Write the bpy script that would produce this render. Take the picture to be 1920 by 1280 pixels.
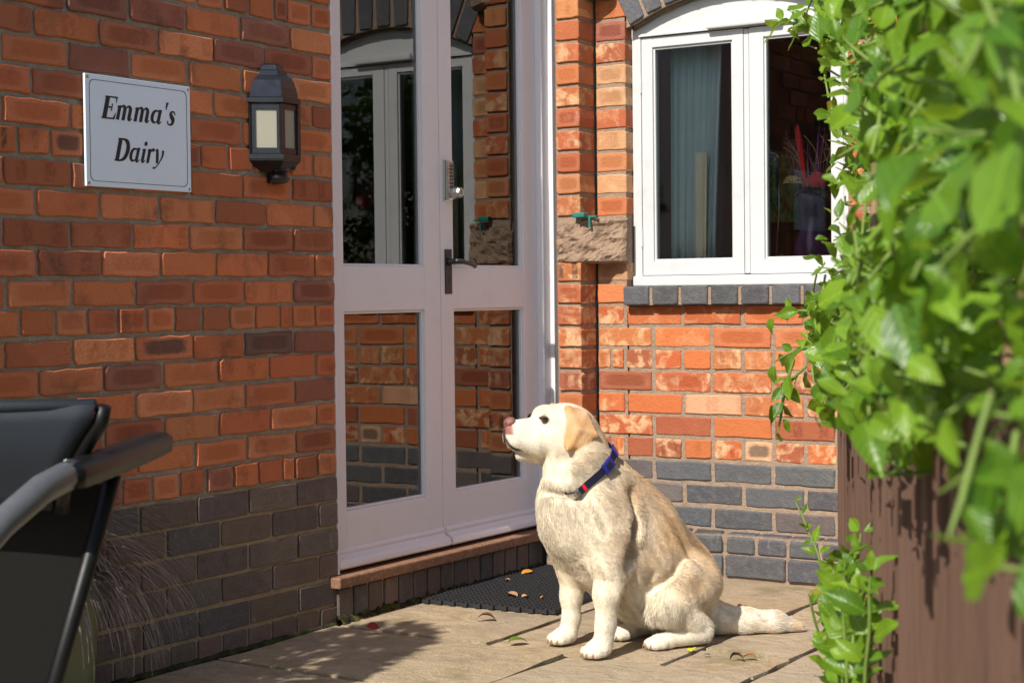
import bpy, bmesh, math, random
import numpy as np
from mathutils import Vector, Matrix
R = math.radians
for o in list(bpy.data.objects): bpy.data.objects.remove(o)
scene = bpy.context.scene
col = scene.collection

# ------------------------------------------------------------------ camera, sky, sun, exposure
CAM = Vector((3.17591, -5.29217, 0.97474)); YAW, PITCH, ROLL, FPX = -0.5704, -0.02867, -0.01102, 3205.1
def cam_axes():
    fw = Vector((math.sin(YAW)*math.cos(PITCH), math.cos(YAW)*math.cos(PITCH), math.sin(PITCH)))
    r0 = Vector((math.cos(YAW), -math.sin(YAW), 0)); u0 = r0.cross(fw)
    return r0*math.cos(ROLL)+u0*math.sin(ROLL), -r0*math.sin(ROLL)+u0*math.cos(ROLL), fw
cr, cu, cf = cam_axes()
cd = bpy.data.cameras.new('camera'); cam = bpy.data.objects.new('camera', cd); col.objects.link(cam)
cam.matrix_world = Matrix(((cr.x, cu.x, -cf.x, CAM.x), (cr.y, cu.y, -cf.y, CAM.y), (cr.z, cu.z, -cf.z, CAM.z), (0, 0, 0, 1)))
cd.sensor_width = 36; cd.lens = FPX*36/1920; cd.clip_start = 0.05; cd.clip_end = 2000
cd.dof.use_dof = True; cd.dof.focus_distance = 4.75; cd.dof.aperture_fstop = 9.5
scene.camera = cam
SUN_EL, SUN_AZ = R(42), R(0.6)              # azimuth measured from -Y towards +X
world = bpy.data.worlds.new('World'); scene.world = world; world.use_nodes = True
wt = world.node_tree; sky = wt.nodes.new('ShaderNodeTexSky'); sky.sky_type = 'NISHITA'; sky.sun_disc = False
sky.sun_elevation = SUN_EL; sky.sun_rotation = R(180)-SUN_AZ
wt.links.new(sky.outputs[0], wt.nodes['Background'].inputs[0]); wt.nodes['Background'].inputs[1].default_value = 0.11
sd = bpy.data.lights.new('sun', 'SUN'); sd.energy = 4.3; sd.angle = R(0.53); sd.color = (1, 0.95, 0.86)
sun = bpy.data.objects.new('sun', sd); col.objects.link(sun)
sv = Vector((math.sin(SUN_AZ)*math.cos(SUN_EL), -math.cos(SUN_AZ)*math.cos(SUN_EL), math.sin(SUN_EL)))
sun.rotation_euler = sv.to_track_quat('Z', 'Y').to_euler(); sun.location = (3, -8, 8)
scene.view_settings.view_transform = 'Standard'; scene.view_settings.look = 'None'
scene.view_settings.exposure = 0.52; scene.view_settings.gamma = 1
scene.cycles.max_bounces = 10; scene.cycles.transparent_max_bounces = 16
scene.cycles.use_denoising = True

def seen(P, m=0.03):
    d = Vector(P)-CAM; z = d.dot(cf)
    if z < .1: return None
    u = d.dot(cr)/z*FPX/1920; v = d.dot(cu)/z*FPX/1920
    if abs(u) > .5+m or abs(v) > .3334+m: return None
    return z

# ------------------------------------------------------------------ node helper
class NT:
    def __init__(s, name):
        s.m = bpy.data.materials.new(name); s.m.use_nodes = True; s.t = s.m.node_tree
        s.b = s.t.nodes['Principled BSDF']; s.out = s.t.nodes['Material Output']
    def n(s, typ, **kw):
        nd = s.t.nodes.new('ShaderNode'+typ)
        for k, v in kw.items(): setattr(nd, k, v)
        return nd
    def put(s, sock, v):
        if isinstance(v, bpy.types.NodeSocket): s.t.links.new(v, sock)
        elif isinstance(v, (int, float)):
            sock.default_value = v if sock.type == 'VALUE' else ((v, v, v, 1) if sock.type == 'RGBA' else (v, v, v))
        else:
            v = tuple(v); sock.default_value = v+(1,) if sock.type == 'RGBA' and len(v) == 3 else v
    def math(s, op, a, b=0., c=0., clamp=False):
        nd = s.n('Math', operation=op, use_clamp=clamp)
        s.put(nd.inputs[0], a); s.put(nd.inputs[1], b); s.put(nd.inputs[2], c); return nd.outputs[0]
    def mix(s, f, a, b, mode='MIX'):
        nd = s.n('Mix', data_type='RGBA', blend_type=mode)
        s.put(nd.inputs[0], f); s.put(nd.inputs[6], a); s.put(nd.inputs[7], b); return nd.outputs[2]
    def noise(s, vec, scale, detail=3, rough=.55, dist=0., out=0):
        nd = s.n('TexNoise'); s.put(nd.inputs['Vector'], vec)
        for k, v in (('Scale', scale), ('Detail', detail), ('Roughness', rough), ('Distortion', dist)): nd.inputs[k].default_value = v
        return nd.outputs[out]
    def ramp(s, f, lo, hi):
        nd = s.n('MapRange', interpolation_type='SMOOTHSTEP'); s.put(nd.inputs[0], f)
        nd.inputs[1].default_value = lo; nd.inputs[2].default_value = hi; return nd.outputs[0]
    def coord(s, which='Object'): return s.n('TexCoord').outputs[which]
    def pos(s): return s.n('NewGeometry').outputs['Position']
    def scale(s, vec, v):
        nd = s.n('VectorMath', operation='MULTIPLY'); s.put(nd.inputs[0], vec); s.put(nd.inputs[1], v); return nd.outputs[0]
    def add(s, vec, v):
        nd = s.n('VectorMath', operation='ADD'); s.put(nd.inputs[0], vec); s.put(nd.inputs[1], v); return nd.outputs[0]
    def xyz(s, vec):
        nd = s.n('SeparateXYZ'); s.put(nd.inputs[0], vec); return nd.outputs
    def bump(s, h, dist=.002, st=1.):
        nd = s.n('Bump'); s.put(nd.inputs['Height'], h); nd.inputs['Distance'].default_value = dist; nd.inputs['Strength'].default_value = st
        s.t.links.new(nd.outputs[0], s.b.inputs['Normal']); return nd
    def done(s, colr, rough=.8, spec=.3, **kw):
        s.put(s.b.inputs['Base Color'], colr); s.put(s.b.inputs['Roughness'], rough); s.b.inputs['Specular IOR Level'].default_value = spec
        for k, v in kw.items(): s.put(s.b.inputs[k.replace('_', ' ')], v)
        return s.m

def brick_mat(name, attr=False, cream=0., warm=.55, dark=(.075, .045, .035), kiss=.6, soot=.85, rough=.85, spec=.25):
    t = NT(name); inf = t.n('ObjectInfo')
    if attr:
        base = t.n('Attribute', attribute_name='bcol').outputs['Color']; rnd = t.n('Attribute', attribute_name='brnd').outputs['Fac']
        gen = t.n('UVMap').outputs[0]
    else:
        base = inf.outputs['Color']; rnd = inf.outputs['Random']; gen = t.coord('Generated')
    P = t.pos(); g = t.xyz(gen); gx, gz = g[0], (g[1] if attr else g[2])
    n1 = t.noise(P, 55, 3); wob = t.math('MULTIPLY', t.math('SUBTRACT', n1, .5), .3)
    dx = t.math('ADD', t.math('DIVIDE', t.math('ABSOLUTE', t.math('SUBTRACT', gx, .5)), .44), wob)
    dz = t.math('ADD', t.math('DIVIDE', t.math('ABSOLUTE', t.math('SUBTRACT', gz, .52)), .36), wob)
    pw = t.math('POWER', t.math('ADD', t.math('POWER', t.math('MAXIMUM', dx, 0), 5), t.math('POWER', t.math('MAXIMUM', dz, 0), 5)), .2)
    core = t.math('SUBTRACT', 1, t.ramp(pw, .62, 1.02))
    halo = t.math('MULTIPLY', t.ramp(pw, .72, .95), t.math('SUBTRACT', 1, t.ramp(pw, 1.0, 1.16)))
    r2 = t.math('FRACT', t.math('MULTIPLY', rnd, 7.31)); r3 = t.math('FRACT', t.math('MULTIPLY', rnd, 23.7)); r4 = t.math('FRACT', t.math('MULTIPLY', rnd, 51.3))
    band = t.math('SINE', t.math('ADD', t.math('MULTIPLY', t.math('ADD', gx, t.math('MULTIPLY', wob, .2)), t.math('ADD', 9, t.math('MULTIPLY', r3, 6))), t.math('MULTIPLY', r4, 6.28)))
    band = t.math('MULTIPLY', t.ramp(band, .0, .8), t.math('SUBTRACT', 1, t.ramp(dz, .85, 1.25)))
    iscore = t.math('LESS_THAN', r2, .45); isband = t.math('MULTIPLY', t.math('MULTIPLY', t.math('GREATER_THAN', r2, .45), t.math('LESS_THAN', r2, .75)), t.ramp(n1, .3, .6))
    mk = t.math('ADD', t.math('MULTIPLY', core, iscore), t.math('MULTIPLY', band, isband))
    c = t.mix(t.math('MULTIPLY', t.noise(P, 14, 2), warm), base, t.mix(.5, base, (.60, .21, .085), 'MIX'))
    if cream:
        cm = t.math('MULTIPLY', t.ramp(t.noise(t.add(P, rnd), 18, 4, .6, .6), .46, .66), t.math('MULTIPLY', t.ramp(r4, .35, .75), cream))
        c = t.mix(cm, c, (.66, .41, .22))
    kd = t.mix(1, base, (.62, .50, .46), 'MULTIPLY')
    c = t.mix(t.math('MULTIPLY', mk, t.math('MULTIPLY', kiss, t.math('ADD', .45, t.math('MULTIPLY', r3, .55)))), c, kd)
    blk = t.math('MULTIPLY', t.math('MULTIPLY', mk, t.math('GREATER_THAN', r4, .965)), .7)
    c = t.mix(blk, c, (.055, .05, .05))
    c = t.mix(t.math('MULTIPLY', t.math('MULTIPLY', halo, iscore), .35*kiss), c, t.mix(.5, base, (.5, .3, .24)))
    st = t.ramp(t.noise(P, 7, 4, .65), .52, .75); c = t.mix(t.math('MULTIPLY', st, soot*.7), c, dark)
    sp = t.ramp(t.noise(P, 240, 2, .6), .63, .72); c = t.mix(t.math('MULTIPLY', sp, soot), c, dark)
    ef = t.ramp(t.noise(t.scale(P, (1, 1, .35)), 30, 4, .7), .6, .8); c = t.mix(t.math('MULTIPLY', ef, .3), c, (.5, .44, .39))
    c = t.mix(t.math('MULTIPLY', t.ramp(t.noise(P, 420, 2), .66, .72), .25), c, (.6, .5, .42))
    if warm < .2: c = t.mix(t.math('MULTIPLY', t.ramp(t.noise(P, 38, 5, .7), .45, .7), .55), c, t.mix(t.noise(P, 15, 2), (.17, .145, .13), (.11, .12, .135))); c = t.mix(t.math('MULTIPLY', t.ramp(t.noise(P, 90, 4, .7), .62, .72), .45), c, (.03, .03, .032))
    h = t.math('ADD', t.math('MULTIPLY', t.noise(P, 130, 4, .65), .7), t.math('MULTIPLY', t.noise(P, 30, 2), .8))
    t.bump(h, .0045, .9)
    return t.done(c, t.math('ADD', rough-.08, t.math('MULTIPLY', n1, .15)), spec)

def simple(name, c, rough=.6, spec=.4, var=.12, scale=30, bump=0., metal=0., bscale=None, vec=None):
    t = NT(name); P = t.pos() if vec is None else t.scale(t.pos(), vec)
    n = t.noise(P, scale, 4, .6); dk = tuple(x*(1-var*2) for x in c); lt = tuple(min(1, x*(1+var)) for x in c)
    if bump: t.bump(t.noise(P, bscale or scale*2.5, 4, .6), bump)
    return t.done(t.mix(n, dk, lt), t.math('ADD', rough-.06, t.math('MULTIPLY', n, .12)), spec, Metallic=metal)

def mortar_mat(name, c, moss=None):
    t = NT(name); P = t.pos(); n = t.noise(P, 22, 5, .65); n2 = t.noise(P, 190, 3, .7)
    k = t.mix(n, tuple(x*.55 for x in c), tuple(x*1.2 for x in c)); k = t.mix(t.math('MULTIPLY', t.ramp(n2, .55, .7), .5), k, tuple(x*.4 for x in c))
    if moss:
        k = t.mix(t.math('MULTIPLY', t.ramp(t.noise(P, 9, 3), .42, .6), .75), k, moss)
    t.bump(t.math('ADD', n2, t.noise(P, 60, 4, .6)), .006)
    return t.done(k, .95, .1)

M = {}
M['brick_l'] = brick_mat('brick_red_weathered'); M['brick_l_a'] = brick_mat('brick_red_weathered_mass', True)
M['brick_r'] = brick_mat('brick_orange', cream=.9, soot=.2, kiss=.6); M['brick_r_a'] = brick_mat('brick_orange_mass', True, cream=.9, soot=.2, kiss=.6)
M['blue'] = brick_mat('brick_blue_engineering', warm=.06, dark=(.03, .03, .032), kiss=.15, soot=.35, rough=.6, spec=.4)
M['blue_a'] = brick_mat('brick_blue_engineering_mass', True, warm=.06, dark=(.03, .03, .032), kiss=.15, soot=.35, rough=.6, spec=.4)
M['mort_l'] = mortar_mat('mortar_grey', (.46, .38, .29)); M['mort_ld'] = mortar_mat('mortar_yellow', (.47, .36, .22))
M['mort_r'] = mortar_mat('mortar_pinkish', (.40, .29, .21))
def paint_mat(name, c, grime=.15):
    t = NT(name); P = t.pos(); n = t.noise(t.scale(P, (1, 1, .25)), 60, 4, .6)
    k = t.mix(t.math('MULTIPLY', t.ramp(t.noise(P, 9, 4, .7), .5, .75), grime), c, tuple(x*.7 for x in c))
    k = t.mix(t.math('MULTIPLY', t.ramp(t.noise(P, 330, 2), .68, .74), grime), k, (.25, .22, .2))
    t.bump(n, .0012, .7); return t.done(k, .38, .45)
M['door_paint'] = paint_mat('door_paint_mauve', (.76, .72, .735)); M['white'] = paint_mat('white_gloss_paint', (.57, .575, .575), .35)
def glass_mat(name, tint=(1, 1, 1), ior=1.5, rough=0.0):
    t = NT(name); t.t.nodes.remove(t.b); tr = t.n('BsdfTransparent'); tr.inputs[0].default_value = tint+(1,)
    gl = t.n('BsdfGlossy'); gl.inputs['Roughness'].default_value = rough; fr = t.n('Fresnel'); fr.inputs[0].default_value = ior
    mx = t.n('MixShader'); t.t.links.new(fr.outputs[0], mx.inputs[0]); t.t.links.new(tr.outputs[0], mx.inputs[1]); t.t.links.new(gl.outputs[0], mx.inputs[2])
    t.t.links.new(mx.outputs[0], t.out.inputs[0]); return t.m
M['glass'] = glass_mat('window_glass', (.93, .96, .95), 2.4)
M['win_glass'] = glass_mat('casement_glass', (.93, .96, .95), 1.5)
M['vase_glass'] = glass_mat('purple_vase_glass', (.78, .66, .86), 1.5, .02)
t = NT('x'); bpy.data.materials.remove(t.m); vm = M['vase_glass'].node_tree; vo = vm.nodes['Material Output']; src = vo.inputs[0].links[0].from_socket
vd = vm.nodes.new('ShaderNodeBsdfTranslucent'); vd.inputs[0].default_value = (.50, .36, .72, 1); vx = vm.nodes.new('ShaderNodeMixShader'); vx.inputs[0].default_value = .38; vm.links.new(src, vx.inputs[1]); vm.links.new(vd.outputs[0], vx.inputs[2]); vm.links.new(vx.outputs[0], vo.inputs[0])
M['black_iron'] = simple('black_iron', (.02, .02, .02), .35, .5, .3, 90, .0008)
M['chrome'] = simple('satin_chrome', (.55, .54, .52), .25, .5, .15, 60, metal=1.)
M['dark_chrome'] = simple('dark_button_steel', (.2, .19, .18), .3, .5, .15, 60, metal=1.)
M['lamp_metal'] = simple('lamp_pewter_black', (.055, .057, .064), .24, .8, .25, 40, .0004, metal=.75)
M['lamp_plastic'] = simple('lamp_black_plastic', (.012, .012, .013), .3, .5, .2, 60)
M['stone'] = None
t = NT('sandstone_block'); P = t.pos(); n = t.noise(P, 12, 5, .65)
k = t.mix(n, (.16, .10, .07), (.46, .32, .22)); k = t.mix(t.math('MULTIPLY', t.ramp(t.noise(P, 40, 3), .5, .7), .5), k, (.2, .15, .12))
t.bump(t.math('ADD', n, t.math('MULTIPLY', t.noise(P, 90, 4), .5)), .012); M['stone'] = t.done(k, .95, .1)
t = NT('doorstep_terracotta'); P = t.pos(); n = t.noise(P, 25, 4); k = t.mix(n, (.13, .07, .045), (.32, .17, .10))
k = t.mix(t.math('MULTIPLY', t.ramp(t.noise(P, 120, 3), .5, .7), .6), k, (.42, .24, .15)); t.bump(t.noise(P, 150, 4), .002); M['step'] = t.done(k, .8, .2)
# paving
t = NT('yorkstone_slab'); P = t.pos(); inf = t.n('ObjectInfo'); Q = t.add(P, t.scale(inf.outputs['Random'], (9, 5, 3)))
lay = t.math('ADD', t.math('MULTIPLY', t.noise(t.scale(Q, (1, 1.7, 1)), 7, 7, .68, 1.4), .7), t.math('MULTIPLY', t.noise(Q, 45, 4, .7, .6), .3))
k = t.mix(t.ramp(lay, .25, .75), (.30, .215, .125), (.60, .47, .31)); k = t.mix(t.math('MULTIPLY', t.ramp(t.noise(Q, 2.2, 3), .45, .65), .45), k, (.36, .30, .24))
k = t.mix(t.math('MULTIPLY', t.math('FRACT', t.math('MULTIPLY', inf.outputs['Random'], 13.7)), .5), k, t.mix(t.math('FRACT', t.math('MULTIPLY', inf.outputs['Random'], 5.1)), (.34, .24, .13), (.40, .35, .27)))
k = t.mix(t.math('MULTIPLY', t.ramp(t.noise(P, 3.1, 4, .6), .55, .72), .55), k, (.15, .14, .045))
k = t.mix(t.math('MULTIPLY', t.ramp(t.noise(P, 160, 3), .55, .7), .4), k, (.13, .10, .07)); k = t.mix(t.math('MULTIPLY', t.ramp(t.noise(Q, 5, 5, .7, .8), .56, .66), .4), k, (.22, .185, .14))
t.bump(t.math('ADD', t.math('MULTIPLY', lay, 1.6), t.math('MULTIPLY', t.noise(P, 120, 4, .7), .5)), .010); M['slab'] = t.done(k, .88, .2)
t = NT('soil_joint'); P = t.pos(); k = t.mix(t.ramp(t.noise(P, 20, 4), .4, .62), (.035, .028, .02), (.05, .06, .018)); t.bump(t.noise(P, 150, 4), .006); M['soil'] = t.done(k, .95, .1)
t = NT('moss_grit'); P = t.pos(); k = t.mix(t.ramp(t.noise(P, 45, 4), .4, .65), (.03, .024, .015), (.10, .095, .02)); t.bump(t.noise(P, 220, 4), .008); M['moss'] = t.done(k, .95, .1)
t = NT('garden_lawn'); P = t.pos(); k = t.mix(t.noise(P, 3, 5, .7), (.03, .055, .012), (.09, .13, .03)); t.bump(t.noise(P, 60, 4), .02); M['lawn'] = t.done(k, .9, .15)
M['rubber'] = simple('black_rubber', (.022, .022, .024), .55, .4, .25, 50, .001)
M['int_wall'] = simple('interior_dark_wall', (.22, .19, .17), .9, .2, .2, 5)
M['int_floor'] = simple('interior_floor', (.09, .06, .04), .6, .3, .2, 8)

# ------------------------------------------------------------------ mesh helpers
def link(o, parent=None):
    col.objects.link(o)
    if parent is not None: o.parent = parent
    return o
def tag(o, label=None, cat=None, group=None, kind=None):
    for k, v in (('label', label), ('category', cat), ('group', group), ('kind', kind)):
        if v: o[k] = v
    return o
def empty(name, loc, label=None, cat=None, group=None, kind=None, rz=0.):
    o = bpy.data.objects.new(name, None); o.location = loc; o.rotation_euler = (0, 0, rz); o.empty_display_size = .05; link(o)
    return tag(o, label, cat, group, kind)
def mesh(name, verts, faces, mat, smooth=False):
    m = bpy.data.meshes.new(name); m.from_pydata([tuple(v) for v in verts], [], faces)
    for x in (mat if isinstance(mat, (list, tuple)) else [mat]): m.materials.append(x)
    if smooth: m.polygons.foreach_set('use_smooth', [True]*len(m.polygons))
    m.update(); return m
class MB:
    def __init__(s): s.v = []; s.f = []; s.mi = []
    def addf(s, vs, fs, mi=0):
        b = len(s.v); s.v += [Vector(v) for v in vs]; s.f += [tuple(i+b for i in f) for f in fs]; s.mi += [mi]*len(fs); return s
    def box(s, x0, x1, y0, y1, z0, z1, c=0., mi=0):
        bm = bmesh.new(); bmesh.ops.create_cube(bm, size=1)
        for v in bm.verts: v.co = Vector(((x0+x1)/2+v.co.x*(x1-x0), (y0+y1)/2+v.co.y*(y1-y0), (z0+z1)/2+v.co.z*(z1-z0)))
        if c: bmesh.ops.bevel(bm, geom=bm.edges[:], offset=c, segments=2, affect='EDGES', profile=.6)
        bm.verts.index_update(); s.addf([v.co.copy() for v in bm.verts], [[v.index for v in f.verts] for f in bm.faces], mi); bm.free(); return s
    def tube(s, pts, rad, n=8, mi=0, cap=True, flat=None):
        pts = [Vector(p) for p in pts]; rs = rad if isinstance(rad, (list, tuple)) else [rad]*len(pts)
        rings = []; up = Vector((0, 0, 1)); prev = None
        for i, p in enumerate(pts):
            d = (pts[min(i+1, len(pts)-1)]-pts[max(i-1, 0)]).normalized()
            a = prev if prev is not None else (up if abs(d.dot(up)) < .9 else Vector((1, 0, 0)))
            x = (a-d*a.dot(d)).normalized(); y = d.cross(x); prev = x
            fl = flat or 1.
            rings.append([p+x*math.cos(2*math.pi*k/n)*rs[i]+y*math.sin(2*math.pi*k/n)*rs[i]*fl for k in range(n)])
        vs = [v for r in rings for v in r]; fs = [(i*n+k, i*n+(k+1) % n, (i+1)*n+(k+1) % n, (i+1)*n+k) for i in range(len(pts)-1) for k in range(n)]
        if cap: fs += [tuple(range(n-1, -1, -1)), tuple((len(pts)-1)*n+k for k in range(n))]
        return s.addf(vs, fs, mi)
    def loft(s, rings, closed=True, cap=True, mi=0):
        n = len(rings[0]); vs = [v for r in rings for v in r]
        fs = [(i*n+k, i*n+(k+1) % n, (i+1)*n+(k+1) % n, (i+1)*n+k) for i in range(len(rings)-1) for k in range(n if closed else n-1)]
        if cap: fs += [tuple(range(n-1, -1, -1)), tuple((len(rings)-1)*n+k for k in range(n))]
        return s.addf(vs, fs, mi)
    def lathe(s, prof, c=(0, 0, 0), n=24, mi=0, cap=True):
        return s.loft([[Vector((c[0]+r*math.cos(2*math.pi*k/n), c[1]+r*math.sin(2*math.pi*k/n), c[2]+z)) for k in range(n)] for r, z in prof], True, cap, mi)
    def ball(s, c, r, sc=(1, 1, 1), n=10, mi=0):
        pr = [(r*math.sin(math.pi*i/n), -r*math.cos(math.pi*i/n)) for i in range(n+1)]; pr[0] = (1e-5, -r); pr[-1] = (1e-5, r)
        return s.loft([[Vector((c[0]+q*sc[0]*math.cos(2*math.pi*k/(n+2)), c[1]+q*sc[1]*math.sin(2*math.pi*k/(n+2)), c[2]+z*sc[2])) for k in range(n+2)] for q, z in pr], True, False, mi)
    def xform(s, mt): s.v = [mt @ v for v in s.v]; return s
    def data(s, name, mat, smooth=False):
        m = mesh(name, s.v, s.f, mat, smooth)
        if any(s.mi): m.polygons.foreach_set('material_index', s.mi)
        return m
    def build(s, name, mat, parent=None, smooth=False, loc=None, rot=None):
        o = bpy.data.objects.new(name, s.data(name, mat, smooth)); link(o, parent)
        if loc is not None: o.location = loc
        if rot is not None: o.rotation_euler = rot
        if smooth == 'auto':
            pass
        return o
def setkind(o, kind, label=None):
    o['kind'] = kind
    if label: o['label'] = label
    return o

# ------------------------------------------------------------------ brick kit
def brick_mesh(seed, L, H, D, mat, rag=.0022, ch=.0028, top=0.):
    rn = random.Random(seed); pts = []
    nx = 5 if L > .15 else 3
    def j(): return rn.uniform(-rag, rag*.35)
    r = rn.uniform(.003, .007)
    base = [(-L/2+r*rn.uniform(.5, 1.3), -H/2)]+[(-L/2+L*i/nx, -H/2) for i in range(1, nx)]+[(L/2-r, -H/2), (L/2, -H/2+r), (L/2, 0), (L/2, H/2-r), (L/2-r, H/2)]
    base += [(L/2-L*i/nx, H/2) for i in range(1, nx)]+[(-L/2+r, H/2), (-L/2, H/2-r*rn.uniform(.6, 1.6)), (-L/2, 0), (-L/2, -H/2+r)]
    for x, z in base:
        q = Vector((x, 0, z)); sx = 1 if x > 0 else -1; sz = 1 if z > 0 else -1
        q.x += sx*j() if abs(abs(x)-L/2) < 1e-6 or abs(z) < H*.4 else rn.uniform(-.004, .004); q.z += sz*j() if abs(z) > H*.3 else 0; pts.append(q)
    n = len(pts); f0 = [Vector((p.x*(1-ch*2/L), 0, p.z*(1-ch*2/H)-top*.0)) for p in pts]; f1 = [Vector((p.x, ch*.9, p.z)) for p in pts]; bk = [Vector((p.x, D, p.z)) for p in pts]
    if top:
        for p in f0:
            if p.z > 0: p.z -= top
        for p in f1:
            if p.z > 0: p.y += top*.8; p.z -= top*.15
        for p in bk:
            if p.z > 0: p.y = max(p.y, top*2)
    vs = f0+f1+bk; fs = [tuple(range(n))]
    for a in (0, n):
        fs += [(a+k, a+n+k, a+n+(k+1) % n, a+(k+1) % n) for k in range(n)]
    m = mesh('brick', vs, fs, mat); return m
def kit(mat, L, H, D, nvar, seed, **kw): return [brick_mesh(seed+i, L, H, D, mat, **kw) for i in range(nvar)]
rng = random.Random(7)
PAL = {'l': [((.58, .180, .070), 5), ((.51, .145, .058), 5), ((.62, .22, .092), 4), ((.36, .11, .055), 3), ((.27, .10, .068), 1.2), ((.10, .07, .06), .35)],
       'r': [((.46, .125, .040), 5), ((.41, .092, .030), 5), ((.48, .16, .060), 4), ((.30, .080, .04), 2.5), ((.58, .33, .18), 1.6)],
       'pier': [((.42, .13, .05), 5), ((.36, .095, .04), 5), ((.46, .18, .07), 4), ((.25, .08, .05), 2), ((.50, .28, .14), 1)],
       'bl': [((.125, .092, .074), 4), ((.100, .082, .072), 4), ((.155, .108, .084), 2.5), ((.075, .072, .075), 2)],
       'br': [((.080, .086, .094), 4), ((.062, .068, .076), 4), ((.115, .093, .088), 1.2)]}
def pick(p):
    w = PAL[p]; c = rng.choices([x[0] for x in w], [x[1] for x in w])[0]; g = rng.uniform(.88, 1.12)
    return tuple(min(1, x*g*rng.uniform(.95, 1.05)) for x in c)
class Wall:
    """collects bricks: those in view become objects, the others one joined mesh."""
    def __init__(s, root, mat, mat_a): s.root = root; s.mat = mat; s.mat_a = mat_a; s.rest = []
    def put(s, m, loc, rot, scale, colr, name='brick'):
        if seen(loc):
            o = bpy.data.objects.new(name, m); o.location = loc; o.rotation_euler = rot; o.scale = scale; o.color = colr+(1,); link(o, s.root)
            o.matrix_parent_inverse = s.root.matrix_world.inverted() if s.root.location.length == 0 else Matrix.Translation(-s.root.location)
        else:
            s.rest.append((m, Matrix.LocRotScale(Vector(loc), Matrix.Rotation(rot[2], 3, 'Z').to_quaternion(), Vector(scale)), colr))
    def finish(s):
        if not s.rest: return
        vs = []; fs = []; cs = []; uv = []; rn = []
        for m, mt, c in s.rest:
            b = len(vs); co = [v.co for v in m.vertices]; vs += [mt @ v for v in co]
            xs = [v.x for v in co]; zs = [v.z for v in co]; x0, x1, z0, z1 = min(xs), max(xs), min(zs), max(zs); q = rng.random()
            for f in m.polygons:
                fs.append(tuple(i+b for i in f.vertices))
                uv += [((co[i].x-x0)/(x1-x0), (co[i].z-z0)/(z1-z0)) for i in f.vertices]
            cs += [c+(1,)]*len(co); rn += [q]*len(co)
        m = mesh('brickwork', vs, fs, s.mat_a); a = m.attributes.new('bcol', 'FLOAT_COLOR', 'POINT'); a.data.foreach_set('color', [x for c in cs for x in c])
        a = m.attributes.new('brnd', 'FLOAT', 'POINT'); a.data.foreach_set('value', rn)
        u = m.uv_layers.new(name='UVMap'); u.data.foreach_set('uv', [x for q in uv for x in q])
        o = bpy.data.objects.new('brickwork', m); link(o, s.root); o.matrix_parent_inverse = Matrix.Translation(-s.root.location); o['kind'] = 'stuff'

# ------------------------------------------------------------------ ground and paving
def plane_sheet(name, x0, x1, y0, y1, z, mat):
    return mesh(name, [(x0, y0, z), (x1, y0, z), (x1, y1, z), (x0, y1, z)], [(0, 1, 2, 3)], mat)
tag(link(bpy.data.objects.new('ground', plane_sheet('ground', -400, 400, -400, 400, -.06, M['lawn']))), 'grassy garden ground running out beyond the patio', 'ground', kind='structure')
pav = empty('patio', (0, 0, 0), 'riven buff stone patio paving in front of the door', 'paving', kind='structure')
MB().box(-.02, 4.2, -7.5, .02, -.055, -.014).build('joint_bed', M['soil'], pav)
slabs = [(.012, .545, -1.342, -.885), (.012, .545, -.885, -.03), (.545, 1.097, -1.342, -.665), (.545, 1.097, -.665, -.02), (1.097, 1.365, -1.342, -1.115), (1.097, 1.365, -1.115, -.02 - .5),
         (1.097, 1.75, -.52, -.02), (1.365, 1.9, -1.60, -.52), (1.75, 2.5, -.52, -.02), (1.9, 2.5, -1.6, -.52), (.012, .817, -1.87, -1.342), (.817, 1.365, -1.87, -1.342), (1.365, 1.9, -2.2, -1.6),
         (.012, .62, -2.42, -1.87), (.62, 1.365, -2.42, -1.87), (1.9, 2.5, -2.2, -1.6), (2.5, 3.3, -1.1, -.02), (2.5, 3.3, -2.2, -1.1), (3.3, 4.15, -1.1, -.02), (3.3, 4.15, -2.2, -1.1), (1.365, 1.9, -2.42, -2.2)]
y = -2.42
for row in range(8):
    x = .012; ny = y-rng.choice([.45, .6, .62])
    while x < 4.1:
        nx = min(x+rng.choice([.45, .6, .75, .9]), 4.15); slabs.append((x, nx, ny, y)); x = nx
    y = ny
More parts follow.
